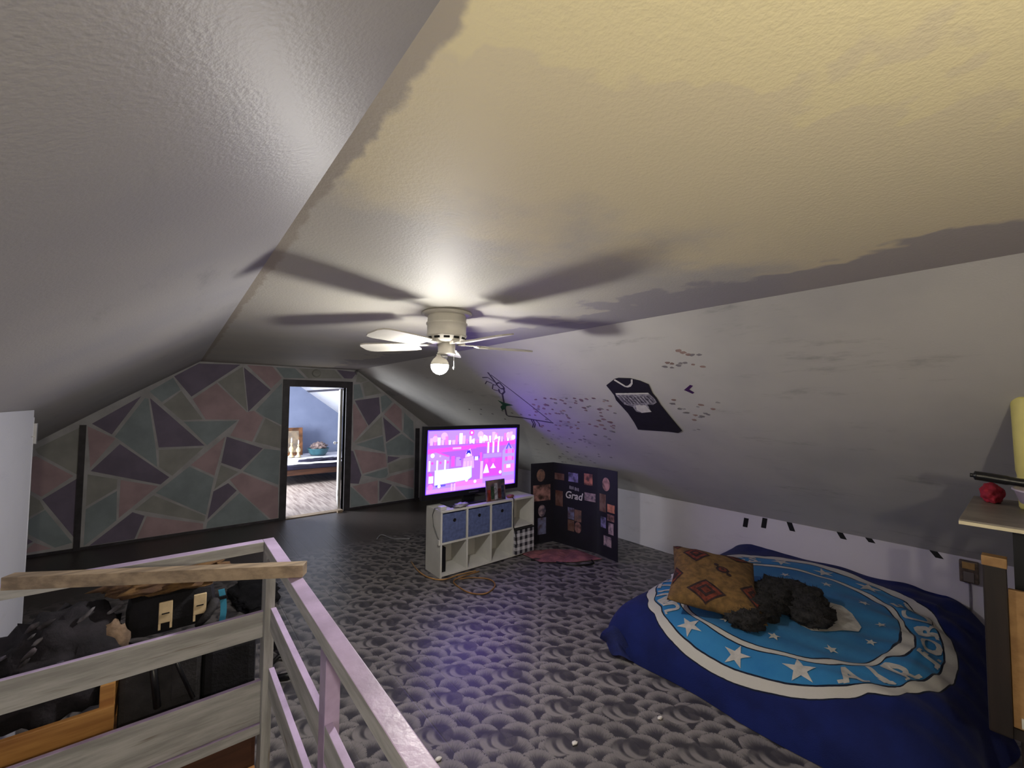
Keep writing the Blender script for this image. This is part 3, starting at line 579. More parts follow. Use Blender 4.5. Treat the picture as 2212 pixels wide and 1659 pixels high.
for i in range(3):
    x0 = CX0+cw*i+t_+.006; x1 = CX0+cw*(i+1)-.006
    bn = thing('storage_bin', ((x0+x1)/2, CY0+.006, .322), ['slate-blue fabric bin at the left end of the white shelf', 'slate-blue fabric bin in the middle of the three on the shelf', 'slate-blue fabric bin nearest the open top cube'][i], 'storage bin', 'blue bins in the cube shelf')
    b = MB(); y0, y1 = CY0+.006, CY1-.015; z0, z1 = .3225, .585
    b.box(x0, x1, y0, y0+.008, z0, z1, .002); b.box(x0, x1, y1-.008, y1, z0, z1); b.box(x0, x0+.008, y0+.008, y1-.008, z0, z1); b.box(x1-.008, x1, y0+.008, y1-.008, z0, z1); b.box(x0+.008, x1-.008, y0+.008, y1-.008, z0, z0+.008)
    b.build('body', M_BLUEBIN, bn)
    b = MB(); b.lathe([(.017, 0), (.017, .003), (.009, .004), (.009, .001)], n=16, M=Matrix.Translation(((x0+x1)/2, y0, z1-.07)) @ Matrix.Rotation(PI/2, 4, 'X')); b.build('grommet', M_BLACK, bn)
M_PLAID, tp = newmat('black_white_plaid'); x_, y_, z_ = tp.sep(tp.geo())
cks = tp.m('ADD', tp.m('GREATER_THAN', tp.m('FRACT', tp.m('MULTIPLY', tp.m('ADD', x_, y_), 14.)), .5), tp.m('GREATER_THAN', tp.m('FRACT', tp.m('MULTIPLY', z_, 14.)), .5))
tp.put(tp.b.inputs['Base Color'], tp.mixc(tp.m('MULTIPLY', cks, .5), lin((200, 198, 206)), lin((40, 38, 48)))); tp.b.inputs['Roughness'].default_value = .85
x0 = CX0+cw*3+t_+.006; x1 = CX1-t_-.006
pb = thing('plaid_bin', ((x0+x1)/2, CY0, .03), 'black and white checked fabric bin in the lower right cube', 'storage bin')
boxo('body', M_PLAID, pb, x0, x1, CY0-.03, CY1-.03, .0305, .285, bev=.006); boxo('rim', M_BLACK, pb, x0-.002, x1+.002, CY0-.032, CY1-.03, .2855, .298)
bx_ = boxo('black_box', M_BLACK, None, CX0+t_+.004, CX0+t_+.07, CY0+.05, CY0+.2, .0305, .26, bev=.004); tag(bx_, 'narrow black box standing in the lower left cube', 'box')
# tv: leaning slightly forward on its stand
tv = thing('television', (2.44, 3.66, CH), 'flat television showing a pink cartoon city on the white shelf', 'television')
tilt = Matrix.Translation((2.44, 3.655, .70)) @ Matrix.Rotation(math.radians(2.2), 4, 'X') @ Matrix.Rotation(math.radians(.4), 4, 'Y')
TW, TH = 1.178, .705
b = MB(); b.box(-TW/2, TW/2, 0, .045, 0, TH, .006, tilt); b.box(-TW*.36, TW*.36, .045, .08, .08, TH-.12, .01, tilt); cas = b.build('casing', M_BLACK, tv)
b = MB()
for x0, x1, z0, z1 in ((-TW/2, TW/2, TH-.036, TH), (-TW/2, TW/2, 0, .052), (-TW/2, -TW/2+.036, .052, TH-.036), (TW/2-.036, TW/2, .052, TH-.036)):
    b.box(x0, x1, -.012, -.0003, z0, z1, .002, tilt)
b.build('bezel', M_BLACK, tv)
b = MB(); b.box(-.3, .3, -.1, .12, 0, .014, .005, Matrix.Translation((2.42, 3.66, CH))); b.box(-.07, .07, .035, .07, .01, .11, .004, Matrix.Translation((2.42, 3.66, CH))); b.build('stand', M_BLACK, tv)
b = MB(); b.box(-.06, .06, -.0125, -.0121, .02, .03, 0, tilt); b.build('name_bar', M_METAL, tv)
# the picture on the screen: flat polygons in the screen plane
SW, SH = TW-.072, TH-.088
scr = []
def S(col, pts, lay):
    scr.append((col, [(-TW/2+.036+SW*u, -.0008-.00022*lay, .052+SH*v) for u, v in pts]))
def Rr(col, u0, v0, u1, v1, lay): S(col, [(u0, v0), (u1, v0), (u1, v1), (u0, v1)], lay)
def Ci(col, u, v, r, lay, n=14): S(col, [(u+r*math.cos(2*PI*i/n)*SH/SW, v+r*math.sin(2*PI*i/n)) for i in range(n)], lay)
PK, LP, PU, MG, WH, HB, DN_, LV = (1, .28, .86), (1, .62, .96), (.50, .16, .86), (1, .12, .62), (1.6, 1.5, 1.6), (.16, .12, .95), (.03, .03, .22), (.62, .36, 1)
Rr((.55, .2, .95), 0, 0, 1, 1, 0)
Rr((.25, .1, 1.), 0, 0, .012, 1, 1); Rr((.25, .1, 1.), .99, 0, 1, 1, 1); Rr((.25, .1, 1.), 0, .985, 1, 1, 1)
Rr(LV, .012, .80, .99, .985, 1)
rs_ = random.Random(11)
for i in range(26):   # pale skyline along the top
    u = .03+i*.037; hh = .04+.12*rs_.random(); Rr((LP, PK, WH)[i % 3], u, .76, u+.02+.015*rs_.random(), .78+hh, 2)
for u, v, r in ((.08, .86, .05), (.17, .90, .06), (.56, .90, .06), (.73, .88, .05), (.90, .87, .06)): Ci(LP, u, v, r, 2)
S(MG, [(.012, .70), (.99, .78), (.99, .71), (.012, .63)], 3)
S(PU, [(.10, .66), (.63, .70), (.63, .52), (.22, .52)], 3)
Ci(MG, .46, .94, .05, 3); Ci(WH, .46, .94, .022, 4)
S(WH, [(.43, .80), (.49, .84), (.49, .75)], 4); S(WH, [(.57, .79), (.60, .90), (.64, .87), (.65, .79)], 4); Ci(WH, .96, .83, .045, 4); S(WH, [(.72, .80), (.74, .9), (.77, .83)], 4)
Rr(LP, .26, .68, .35, .71, 4)
# left house: gable, clock, columns
S(LV, [(.012, .62), (.09, .65), (.23, .57), (.23, .35), (.012, .35)], 4); S(MG, [(.08, .655), (.10, .665), (.23, .58), (.22, .56)], 5)
Ci(WH, .06, .60, .035, 5); Ci(LP, .135, .585, .016, 5)
for u in (.025, .1, .18): Rr(WH, u, .36, u+.016, .52, 5)
for u in (.06, .14, .215): Ci(MG, u, .48, .022, 5)
Rr(MG, .25, .4, .285, .57, 5)
# middle building with lantern
S(LV, [(.30, .55), (.34, .55), (.36, .40), (.30, .40)], 5); S((.8, .5, 1), [(.38, .52), (.49, .55), (.50, .35), (.37, .34)], 4); S(LP, [(.405, .62), (.45, .68), (.475, .55), (.395, .53)], 4)
S(DN_, [(.405, .585), (.418, .645), (.447, .65), (.46, .59)], 6); Ci(WH, .433, .575, .03, 7)
for u in (.385, .42, .455): Rr(LP, u, .38, u+.02, .47, 5)
Rr(HB, .335, .50, .355, .515, 6); Rr(HB, .492, .5, .50, .55, 6); Rr(HB, .545, .5, .555, .55, 6); Rr(WH, .505, .475, .54, .535, 6)
Rr(MG, .56, .45, .585, .60, 5); Rr(LP, .57, .15, .60, .45, 5)
# columns, arches and bells
for u in (.645, .705, .765): Rr(WH, u, .58, u+.018, .77, 6); Rr(PK, u+.018, .58, u+.026, .79, 6)
Rr((.55, .35, .95), .60, .50, .82, .57, 5); Rr((.78, .1, .85), .61, .18, .84, .48, 4)
for u in (.64, .72): Ci(MG, u, .45, .04, 6); S(WH, [(u-.035, .24+(u-.64)*.9), (u-.012, .36), (u, .40), (u+.012, .36), (u+.035, .24+(u-.64)*.9)], 7)
Ci(WH, .81, .23, .03, 7)
# right tower
S((.55, .4, 1), [(.83, .15), (.83, .60), (.90, .74), (.985, .60), (.985, .15)], 5); S(HB, [(.87, .64), (.905, .75), (.945, .64), (.93, .63), (.905, .70), (.885, .62)], 6)
for v in (.55, .42): Rr(MG, .865, v, .895, v+.07, 7); Rr(PK, .90, v, .945, v+.08, 7); Rr(MG, .95, v, .975, v+.07, 7)
Rr(PK, .85, .22, .985, .36, 6); Rr(WH, .885, .29, .935, .35, 7)
# foreground strip, crates, white panel
Rr((.8, .4, .9), .012, .012, .99, .07, 5); Rr(PK, .30, .07, .60, .15, 5); Rr((.55, .35, 1), .012, .07, .30, .12, 5); Rr((.6, .3, .95), .60, .07, .99, .16, 6)
Ci(MG, .045, .30, .03, 6); Rr(WH, .03, .17, .075, .28, 6); Ci(PK, .05, .11, .045, 6); Rr(HB, .1, .1, .2, .13, 6)
S((.75, 1.5, .9), [(.088, .13), (.086, .365), (.40, .375), (.47, .385), (.475, .20), (.44, .165)], 8)
S((2.2, 2.1, 2.0), [(.094, .14), (.092, .355), (.39, .368), (.46, .372), (.465, .21), (.43, .175)], 9)
for u in (.255, .285): Rr(LP, u, .012, u+.018, .13, 9)
for u, v in ((.135, .11), (.515, .12), (.42, .16)): Ci(WH, u, v, .028, 9)
me = bpy.data.meshes.new('screen'); vv, ff, cc = [], [], []
for col, pts in scr:
    i0 = len(vv); vv += [tilt @ Vector(p) for p in pts]; ff.append(list(range(i0, i0+len(pts)))); cc.append(col)
me.from_pydata([v-tv.location for v in vv], [], ff)
ca_ = me.color_attributes.new('picture', 'FLOAT_COLOR', 'CORNER')
for p, c in zip(me.polygons, cc):
    for li in p.loop_indices: ca_.data[li].color = (c[0]*.44, c[1]*.40, c[2]*1.35, 1)
ms, ts = newmat('tv_picture'); at = ts.new('ShaderNodeAttribute', attribute_name='picture')
ts.b.inputs['Base Color'].default_value = (.01, .01, .01, 1); ts.l.new(at.outputs['Color'], ts.b.inputs['Emission Color']); ts.b.inputs['Emission Strength'].default_value = TVS
me.materials.append(ms); so = bpy.data.objects.new('screen', me); COL.objects.link(so); so.parent = tv
# small things on the shelf
gc = thing('photo_case', (2.655, 3.55, CH), 'small colourful printed case standing against the television', 'case')
MM = Matrix.Translation((2.655, 3.535, CH+.0005)) @ Matrix.Rotation(math.radians(-6), 4, 'X')
b = MB(); b.box(-.122, .122, 0, .015, 0, .215, .002, MM); b.build('body', mat('case_print', (120, 96, 92), .4, .4, 14, c2=(48, 50, 62)), gc)
cols = [(150, 52, 44), (60, 84, 62), (170, 168, 178), (96, 40, 40), (58, 62, 88)]
for i, c in enumerate(cols):
    b = MB(); b.box(-.11+.045*i, -.07+.045*i, -.0012, -.0001, .01+.01*(i % 2), .12+.03*(i % 3), 0, MM); b.build('printed_figure', mat('case_fig_%d' % i, c, .5, .25, 30), gc)
b = MB(); b.blob((2.21, 3.525, CH+.022), (.085, .035, .022), .5, 4, 3, 3, CH+.001); tag(b.build('crumpled_wrapper', mat('silver_wrapper', (168, 164, 172), .35, .2, 20)), 'crumpled silvery wrapper on the shelf in front of the tv stand', 'wrapper')
b = MB(); b.blob((2.86, 3.56, CH+.016), (.045, .03, .018), .25, 3, 3, 6, CH+.001); tag(b.build('red_trinket', mat('dull_red', (132, 74, 62), .6, .2)), 'small dull red trinket on the shelf right of the printed case', 'trinket')
ad = thing('power_adapter', (2.02, 3.55, CH), 'small white power adapter with a cable on the shelf corner', 'adapter')
boxo('body', M_WHITEP, ad, 1.985, 2.05, 3.515, 3.575, CH+.0005, CH+.036, bev=.006)
b = MB(); b.tube([(1.985, 3.56, CH+.02), (1.967, 3.6, CH+.01), (1.968, 3.64, CH-.06), (1.97, 3.62, CH-.16), (1.972, 3.55, CH-.24), (1.972, 3.515, CH-.27)], .004); b.build('cable', mat('grey_cable', (120, 120, 118), .5), ad)
boxo('plug', M_WHITEP, ad, 1.962, 1.979, 3.5, 3.53, CH-.315, CH-.265, bev=.003)
# cords
def smooth(pts, n=8):
    pts = [Vector(p) for p in pts]; out = []
    for i in range(len(pts)-1):
        p0, p1, p2, p3 = pts[max(i-1, 0)], pts[i], pts[i+1], pts[min(i+2, len(pts)-1)]
        for k in range(n):
            t = k/n; out.append(.5*((2*p1)+(p2-p0)*t+(2*p0-5*p1+4*p2-p3)*t*t+(3*p1-p0-3*p2+p3)*t**3))
    return out+[pts[-1]]
b = MB(); b.tube(smooth([(1.95, 4.05, .007), (1.90, 3.79, .007), (1.905, 3.58, .007), (1.99, 3.455, .007), (2.16, 3.46, .007), (2.34, 3.44, .007)]), .0065); tag(b.build('extension_cord', mat('tan_cord', (176, 134, 84), .5)), 'tan extension cord running along the foot of the white shelf', 'cord')
b = MB(); b.tube(smooth([(2.36, 3.41, .007), (2.2, 3.405, .007), (2.05, 3.37, .007), (2.02, 3.22, .007), (2.04, 3.07, .007), (2.14, 2.985, .007), (2.29, 3.06, .007), (2.33, 3.2, .007), (2.22, 3.33, .007), (2.10, 3.34, .020)]), .006); tag(b.build('cord_loop', mat('amber_cord', (150, 108, 62), .5)), 'loop of amber cord on the floor in front of the shelf', 'cord')
b = MB(); b.tube(smooth([(1.94, 4.95, .006), (2.04, 5.06, .008), (2.1, 4.84, .006), (2.25, 4.72, .006)]), .006); tag(b.build('thin_cable', mat('silver_cable', (170, 170, 176), .35)), 'thin pale cable on the dark floor left of the shelf', 'cable')
b = MB(); b.tube([(CX1-.30, CY0-.008, .50), (CX1-.30, CY0-.01, .33), (CX1-.295, CY0-.045, .25), (CX1-.28, CY0-.045, .14)], .005); b.tube([(CX1-.30, CY0-.008, .50), (CX1-.30, CY0-.012, .62), (CX1-.29, CY0+.02, CH+.006)], .005)
tag(b.build('hanging_cable', M_BLACK), 'black cable hanging down the front of the shelf', 'cable')
# pink cloth and hoop on the floor
b = MB()
def pc(u, v):
    x = 2.98+.58*u; y = 3.44-.52*u*.65 - .42*(v-.5)*(1.1-.5*abs(u-.5)) - .02
    z = .012+.035*abs(math.sin(u*7+v*4))*(math.sin(PI*u)*math.sin(PI*v))**.5 + .02*noise.noise(Vector((u*6, v*6, 3)))*(math.sin(PI*u)*math.sin(PI*v))
    return Vector((x, y-.03, max(z, .004)))
b.grid(pc, 40, 30)
tag(b.build('pink_cloth', mat('dusty_pink_cloth', (146, 92, 96), .9, .25, 9, .4, 50, c2=(98, 60, 70))), 'crumpled dusty pink cloth on the floor before the photo board', 'cloth')
b = MB(); b.tube(smooth([(2.95, 3.32, .009), (3.02, 3.28, .012), (3.10, 3.16, .009), (3.2, 2.95, .009), (3.38, 2.86, .009), (3.45, 2.93, .009)]), .009)
tag(b.build('dark_hose', M_BLACK), 'dark curved tube lying along the edge of the pink cloth', 'tube')
# ---------------- tri-fold board
tb = thing('photo_board', (3.6, 3.3, 0), 'black tri-fold display board covered in photos beside the shelf', 'display board')
PA, PB, PC_, PD = Vector((3.26, 3.68, 0)), Vector((3.57, 3.62, 0)), Vector((3.66, 3.02, 0)), Vector((3.63, 2.73, 0))
M_BOARD = mat('black_card', (24, 22, 34), .7, .08, 6)
PHC = [(150, 112, 96), (176, 130, 124), (196, 170, 172), (118, 92, 84), (148, 140, 190), (198, 128, 104), (120, 124, 158)]
def board_pt(a, bq, s, z, off):
    d = (bq-a).normalized(); n = Vector((d.y, -d.x, 0)); n = n if n.dot(Vector((-1, -1, 0))) > 0 else -n
    p = a + d*s + n*off; return Vector((p.x, p.y, z))
def photo(pan, i, s0, s1, z0, z1, k, oval=False):
    a, bq = pan
    if oval: pts = [((s0+s1)/2+(s1-s0)/2*math.cos(2*PI*j/18), (z0+z1)/2+(z1-z0)/2*math.sin(2*PI*j/18)) for j in range(18)]
    else: pts = [(s0, z0), (s1, z0), (s1, z1), (s0, z1)]
    n = board_pt(a, bq, 0, 0, .0015)-board_pt(a, bq, 0, 0, 0)
    m = mat('photo_%d' % i, PHC[k], .35, .4, 14, c2=tuple(x*.42 for x in PHC[(k+2) % 7]))
    b = MB(); b.prism([board_pt(a, bq, s, z, .0041) for s, z in pts], n); return b.build('photo', m, tb)
def panel(a, bq):
    b = MB(); n = board_pt(a, bq, 0, 0, .004)-board_pt(a, bq, 0, 0, 0); L = (bq-a).length
    b.prism([board_pt(a, bq, 0, .002, 0), board_pt(a, bq, L, .002, 0), board_pt(a, bq, L, .935, 0), board_pt(a, bq, 0, .935, 0)], n); b.build('panel', M_BOARD, tb)
P1, P2, P3 = (PA, PB), (PB, PC_), (PC_, PD)
for p in (P1, P2, P3): panel(*p)
i = 0
for pan, lst in ((P1, [(.077, .192, .718, .866, 0, 1), (.03, .268, .494, .68, 1, 0), (.1, .204, .309, .447, 2, 1), (.094, .209, .106, .297, 6, 0)]),
                 (P2, [(.022, .16, .738, .814, 3, 0), (.034, .14, .432, .61, 3, 0), (.219, .352, .738, .842, 4, 0), (.434, .543, .728, .855, 5, 0), (.439, .58, .554, .644, 2, 0), (.212, .30, .31, .44, 6, 0), (.305, .396, .30, .43, 0, 0), (.212, .3, .176, .30, 3, 0), (.305, .396, .17, .295, 1, 1)]),
                 (P3, [(.073, .184, .703, .848, 1, 1), (.032, .125, .476, .663, 3, 0), (.147, .25, .489, .573, 5, 0), (.146, .244, .398, .466, 1, 0), (.05, .125, .307, .421, 4, 0), (.162, .234, .26, .378, 2, 0), (.093, .203, .124, .23, 2, 0)])):
    for s0, s1, z0, z1, k, ov in lst: photo(pan, i, s0, s1, z0, z1, k, ov); i += 1
def glyphs(text, size, offset=0., shear=0.):
    cu = bpy.data.curves.new('glyph', 'FONT'); cu.body = text; cu.size = size; cu.align_x = 'CENTER'; cu.offset = offset; cu.shear = shear; cu.resolution_u = 3
    o = bpy.data.objects.new('glyph', cu); COL.objects.link(o); dg = bpy.context.evaluated_depsgraph_get(); dg.update()
    me = bpy.data.meshes.new_from_object(o.evaluated_get(dg)); bpy.data.objects.remove(o); bpy.data.curves.remove(cu)
    bm = bmesh.new(); bm.from_mesh(me); bpy.data.meshes.remove(me); return bm
def board_word(text, s, z, size, off=0, shear=0):
    bm = glyphs(text, size, off, shear)
    for v in bm.verts: v.co = board_pt(PB, PC_, s+v.co.x, z+v.co.y, .0046)
    b = MB(); b.bm.free(); b.bm = bm; o = b.build('lettering', M_WHITE1, tb, fixn=False); o['label'] = 'white lettering on the middle panel'
board_word('Grad', .29, .545, .115, .002, .2)
b = MB()
for k, (s, z, ww, hh) in enumerate(((.232, .655, .02, .035), (.256, .652, .016, .034), (.276, .654, .016, .032), (.306, .646, .018, .036), (.328, .648, .016, .03), (.348, .644, .016, .034))):
    n = board_pt(PB, PC_, 0, 0, .001)-board_pt(PB, PC_, 0, 0, 0); b.prism([board_pt(PB, PC_, s+x, z+y, .0041) for x, y in ((0, 0), (ww, -.004), (ww-.003, hh), (.002, hh))], n)
b.build('small_lettering', mat('grey_print', (150, 146, 158), .8, .1), tb)
# ---------------- ceiling fan with bare bulb
FX, FY = 1.15, 2.0
fan = thing('ceiling_fan', (FX, FY, ZC), 'white flush-mounted ceiling fan with one bare lit bulb', 'ceiling fan')
b = MB(); b.lathe([(.135, -.001), (.138, -.006), (.12, -.016), (.0, -.016)], (FX, FY, ZC), 40); b.build('mounting_plate', M_FANW, fan)
b = MB(); b.lathe([(.098, -.014), (.104, -.02), (.106, -.055), (.112, -.058), (.112, -.066), (.107, -.069), (.105, -.12), (.110, -.123), (.110, -.130), (.104, -.133), (.098, -.155), (.07, -.165), (.0, -.165)], (FX, FY, ZC), 40)
hs = b.build('motor_housing', M_FANW, fan)
for k in range(12):
    a = 2*PI*k/12; b = MB(); b.box(-.004, .003, -.016, .016, -.006, .006, .002, Matrix.Translation((FX+.1015*math.cos(a), FY+.1015*math.sin(a), ZC-.143)) @ Matrix.Rotation(a, 4, 'Z')); b.build('vent_slot', M_DARK, hs)
M_BLADE = mat('fan_blade_white', (214, 210, 200), .4, .05, 5)
for k in range(5):
    a = 2*PI*k/5 + .98; R_ = Matrix.Translation((FX, FY, ZC-.178)) @ Matrix.Rotation(a, 4, 'Z') @ Matrix.Rotation(math.radians(11), 4, 'X')
    b = MB(); n = 10; pts = []
    prof = [(.17, .048), (.22, .058), (.36, .066), (.46, .066), (.495, .056), (.51, .03)]
    pts = [(r, w_) for r, w_ in prof] + [(r, -w_) for r, w_ in prof[::-1]]
    b.prism([R_ @ Vector((x, y, -.004)) for x, y in pts], (R_.to_3x3() @ Vector((0, 0, .007))))
    bl = b.build('blade', M_BLADE, fan)
    b = MB(); b.box(.075, .2, -.014, .014, .004, .009, .002, R_); b.box(.185, .235, -.035, .035, .0035, .008, .002, R_); b.box(.06, .1, -.02, .02, .003, .02, .002, R_); b.build('blade_bracket', M_FANW, bl)
b = MB(); b.lathe([(.045, -.164), (.048, -.17), (.046, -.215), (.05, -.218), (.05, -.226), (.03, -.23), (0, -.23)], (FX, FY, ZC), 28); b.build('switch_housing', M_FANW, fan)
bx, by = FX-.028, FY+.022
b = MB(); b.lathe([(.022, -.228), (.022, -.246), (.019, -.25), (0, -.25)], (FX-.012, FY+.010, ZC), 20); b.build('socket', M_METAL, fan)
b = MB(); b.lathe([(.0, -.048), (.018, -.0445), (.034, -.034), (.045, -.017), (.048, .0), (.0478, .004)], (bx, by, 1.84), 24, cap=False)   # only the lower dome glows, to keep a hot spot off the ceiling
M_BULB = emis('lit_bulb', (1, .965, .90, 1), BULB); lb = b.build('light_bulb', M_BULB, fan)
b = MB(); b.lathe([(.0482, .004), (.0485, .008), (.047, .018), (.036, .036), (.025, .046), (.0185, .054), (.018, .064), (0, .064)], (bx, by, 1.84), 24); b.build('bulb_base_shade', M_FANW, lb)  # opaque upper half, shaped to block light going up to the ceiling
b = MB(); b.tube([(FX+.034, FY-.02, ZC-.222), (FX+.036, FY-.021, ZC-.29)], .0018); b.lathe([(0, -.012), (.006, -.008), (.006, .004), (0, .008)], (FX+.036, FY-.021, ZC-.298), 10, cap=False); b.build('pull_chain', M_METAL, fan)
# ---------------- second bare bulb, hanging over the stair head behind the viewer
L2 = (.02, -.62); z2 = lz(L2[0])
lf2 = thing('hanging_bulb', (L2[0], L2[1], z2), 'bare warm bulb hanging on a cord over the stair head', 'light')
b = MB(); b.lathe([(.05, .03), (.05, -.012), (.03, -.03), (.006, -.034), (0, -.034)], (L2[0], L2[1], z2), 24); b.build('ceiling_rose', M_FANW, lf2)
b = MB(); b.tube([(L2[0], L2[1], z2-.03), (L2[0], L2[1], z2-.13)], .004); b.lathe([(.018, -.18), (.02, -.17), (.02, -.13), (.0, -.125)], (L2[0], L2[1], z2), 16); b.build('cord_and_holder', M_BLACK, lf2)
b = MB(); b.lathe([(0, -.285), (.018, -.28), (.03, -.265), (.032, -.24), (.025, -.21), (.014, -.182), (0, -.182)], (L2[0], L2[1], z2), 20, cap=False); b.build('light_bulb', emis('warm_bulb', (1, .90, .70, 1), LAMP2), lf2)
# ---------------- mattress and blanket
mt = boxo('mattress', mat('mattress_ticking', (190, 188, 184), .8, .05), None, 2.66, 4.25, .55, 1.68, .002, .245, bev=.05); tag(mt, 'low mattress on the floor under the blue blanket', 'mattress')
PX = [(2.335, .004), (2.345, .06), (2.37, .135), (2.415, .20), (2.49, .25), (2.60, .285), (2.75, .30), (3.1, .302), (3.6, .305), (4.1, .312), (4.285, .318)]
PYp = [(1.955, .0), (1.93, .10), (1.89, .2), (1.82, .265), (1.72, .295), (1.6, .302), (1.1, .302), (.52, .298), (.40, .285), (.31, .245), (.24, .18), (.185, .10), (.15, .045), (.11, .0)]
def arclen(P):
    L = [0]
    for a, c in zip(P, P[1:]): L.append(L[-1]+math.hypot(c[0]-a[0], c[1]-a[1]))
    return L
LX, LY = arclen(PX), arclen(PYp)
def ev(P, L, t):
    t = max(0, min(L[-1], t))
    for k in range(len(L)-1):
        if t <= L[k+1]:
            # catmull-rom through the profile
            q = (t-L[k])/(L[k+1]-L[k]); p0, p1, p2, p3 = P[max(k-1, 0)], P[k], P[k+1], P[min(k+2, len(P)-1)]
            return tuple(.5*((2*p1[j])+(p2[j]-p0[j])*q+(2*p0[j]-5*p1[j]+4*p2[j]-p3[j])*q*q+(3*p1[j]-p0[j]-3*p2[j]+p3[j])*q**3) for j in (0, 1))
    return P[-1]
QOFF = LY[-1]
def blk(p, q, off=0.):
    """blanket surface: p = cloth length from the near side hem (along x), q = cloth length from the far hem (towards the viewer)"""
    x, zx = ev(PX, LX, p); y, zy = ev(PYp, LY, q)
    z = zx*zy/.302
    # corner pulls in where both sides drop
    k = max(0, 1-zx/.3)*max(0, 1-zy/.3); cy = 1.1
    x += .22*k if q < QOFF/2 else 0
    top = min(1, zx/.3)*min(1, zy/.3)
    # wrinkles: gathered towards the near right part, gentle elsewhere
    g = max(0, min(1, (q-1.05)/.7)); h_ = max(0, min(1, (p-.6)/.6))
    wr = .014*math.sin(21*(p*.5+q*.9)+3*math.sin(4*p))*g*h_ + .008*math.sin(34*p-9*q)*g + .005*math.sin(13*p+5*math.sin(3*q))*(1-g)
    wr += .012*noise.noise(Vector((p*3.2, q*3.2, 1.7))) + .005*noise.noise(Vector((p*8, q*8, 5.)))
    z += wr*(.25+.75*top)
    # hem ripples
    if zx < .1: x += .02*math.sin(9*q)*(1-zx/.1)*.6
    if zy < .12 and q > QOFF/2: y += .03*math.sin(11*p)*(1-zy/.12)
    x = min(x, 4.292)
    P = Vector((x, y, max(z, .004)))
    if off:
        e = .006; n = (blk(p+e, q)-blk(p-e, q)).cross(blk(p, q+e)-blk(p, q-e))
        if n.length > 1e-9:
            n.normalize(); n = n if n.z > 0 or (abs(n.z) < .3 and n.x < 0) else -n
            P = P + n*off
    return P
PCc, QC_, RXx, RYy = 1.09, .0, .94, .84
# centre of the emblem in cloth coordinates: y = 1.11
for k in range(2000):
    if ev(PYp, LY, k/2000*LY[-1])[1-1] <= 1.11: QC_ = k/2000*LY[-1]; break
bl = MB(); NU, NV = 150, 150
uvs = {}
vv = bl.grid(lambda u, v: blk(u*LX[-1], v*LY[-1]), NU, NV)
uvl = bl.bm.loops.layers.uv.new('cloth'); ix = {}
for i in range(NU+1):
    for j in range(NV+1): ix[vv[i][j]] = ((i/NU*LX[-1]-PCc)/RXx, -(j/NV*LY[-1]-QC_)/RYy)
for f in bl.bm.faces:
    for l in f.loops: l[uvl].uv = ix[l.vert]
mb_, tbk = newmat('printed_fleece'); uvn = tbk.new('ShaderNodeUVMap', uv_map='cloth').outputs[0]
ux, uy, _z = tbk.sep(uvn); rr = tbk.m('SQRT', tbk.m('ADD', tbk.m('MULTIPLY', ux, ux), tbk.m('MULTIPLY', uy, uy)))
rr = tbk.m('ADD', rr, tbk.m('MULTIPLY', tbk.m('SUBTRACT', tbk.noise(uvn, 5, 3), .5), .022))
nb = tbk.ss(tbk.noise(tbk.geo(), 5, 4), .3, .7)
royal = tbk.mixc(nb, lin((15, 25, 76)), lin((18, 31, 92))); sky = tbk.mixc(nb, lin((40, 108, 160)), lin((50, 120, 170))); inner = tbk.mixc(nb, lin((40, 98, 146)), lin((50, 112, 158)))
white = lin((180, 177, 172)); ink = lin((20, 26, 44)); col = royal
for e, c in ((1.0, ink), (.992, white), (.928, ink), (.917, sky), (.752, ink), (.743, white), (.708, ink), (.698, inner)):
    col = tbk.mixc(tbk.m('LESS_THAN', rr, e), col, c)
tbk.put(tbk.b.inputs['Base Color'], col); tbk.b.inputs['Roughness'].default_value = .85; tbk.b.inputs['Sheen Weight'].default_value = .04; tbk.b.inputs['Specular IOR Level'].default_value = .2
tbk.bump(tbk.m('ADD', tbk.noise(tbk.geo(), 220, 2), tbk.m('MULTIPLY', tbk.noise(tbk.geo(), 22, 3), .7)), .35, .005)
BL = bl.build('fleece_blanket', mb_); tag(BL, 'royal blue fleece blanket with a sky-blue air force emblem on the mattress', 'blanket')
M_FLEECEW = mat('fleece_white', (182, 179, 174), .9, .05, 30)
def drape(bm, name, place):
    """lay a flat outline on the cloth: place() maps local x,y to cloth p,q"""
    for _ in range(3):
        es = [e for e in bm.edges if e.calc_length() > .018]
        if not es: break
        bmesh.ops.subdivide_edges(bm, edges=es, cuts=1); bmesh.ops.triangulate(bm, faces=bm.faces)
    for v in bm.verts: v.co = blk(*place(v.co.x, v.co.y), off=.004)
    b = MB(); b.bm.free(); b.bm = bm; return b.build(name, M_FLEECEW, BL, fixn=False)
def ringplace(theta, r, up_out):
    th = math.radians(theta); s = 1 if up_out else -1
    def f(x, y):
        # local y points out of the circle (up_out) or to its centre; local x runs clockwise / anticlockwise
        ox, oy = math.cos(th), math.sin(th); tx, ty = math.sin(th), -math.cos(th)
        X = r*ox*.88 + s*(y*ox + x*tx); Y = r*oy*.88 + s*(y*oy + x*ty)
        return PCc + X*RXx/.88, QC_ - Y*RYy/.88
    return f
def star_bm(R1, R2, rot=0):
    bm = bmesh.new(); c = bm.verts.new((0, 0, 0)); vs_ = [bm.verts.new(((R1 if i % 2 == 0 else R2)*math.cos(PI/2+rot+i*PI/5), (R1 if i % 2 == 0 else R2)*math.sin(PI/2+rot+i*PI/5), 0)) for i in range(10)]
    for i in range(10): bm.faces.new((c, vs_[i], vs_[(i+1) % 10]))
    return bm
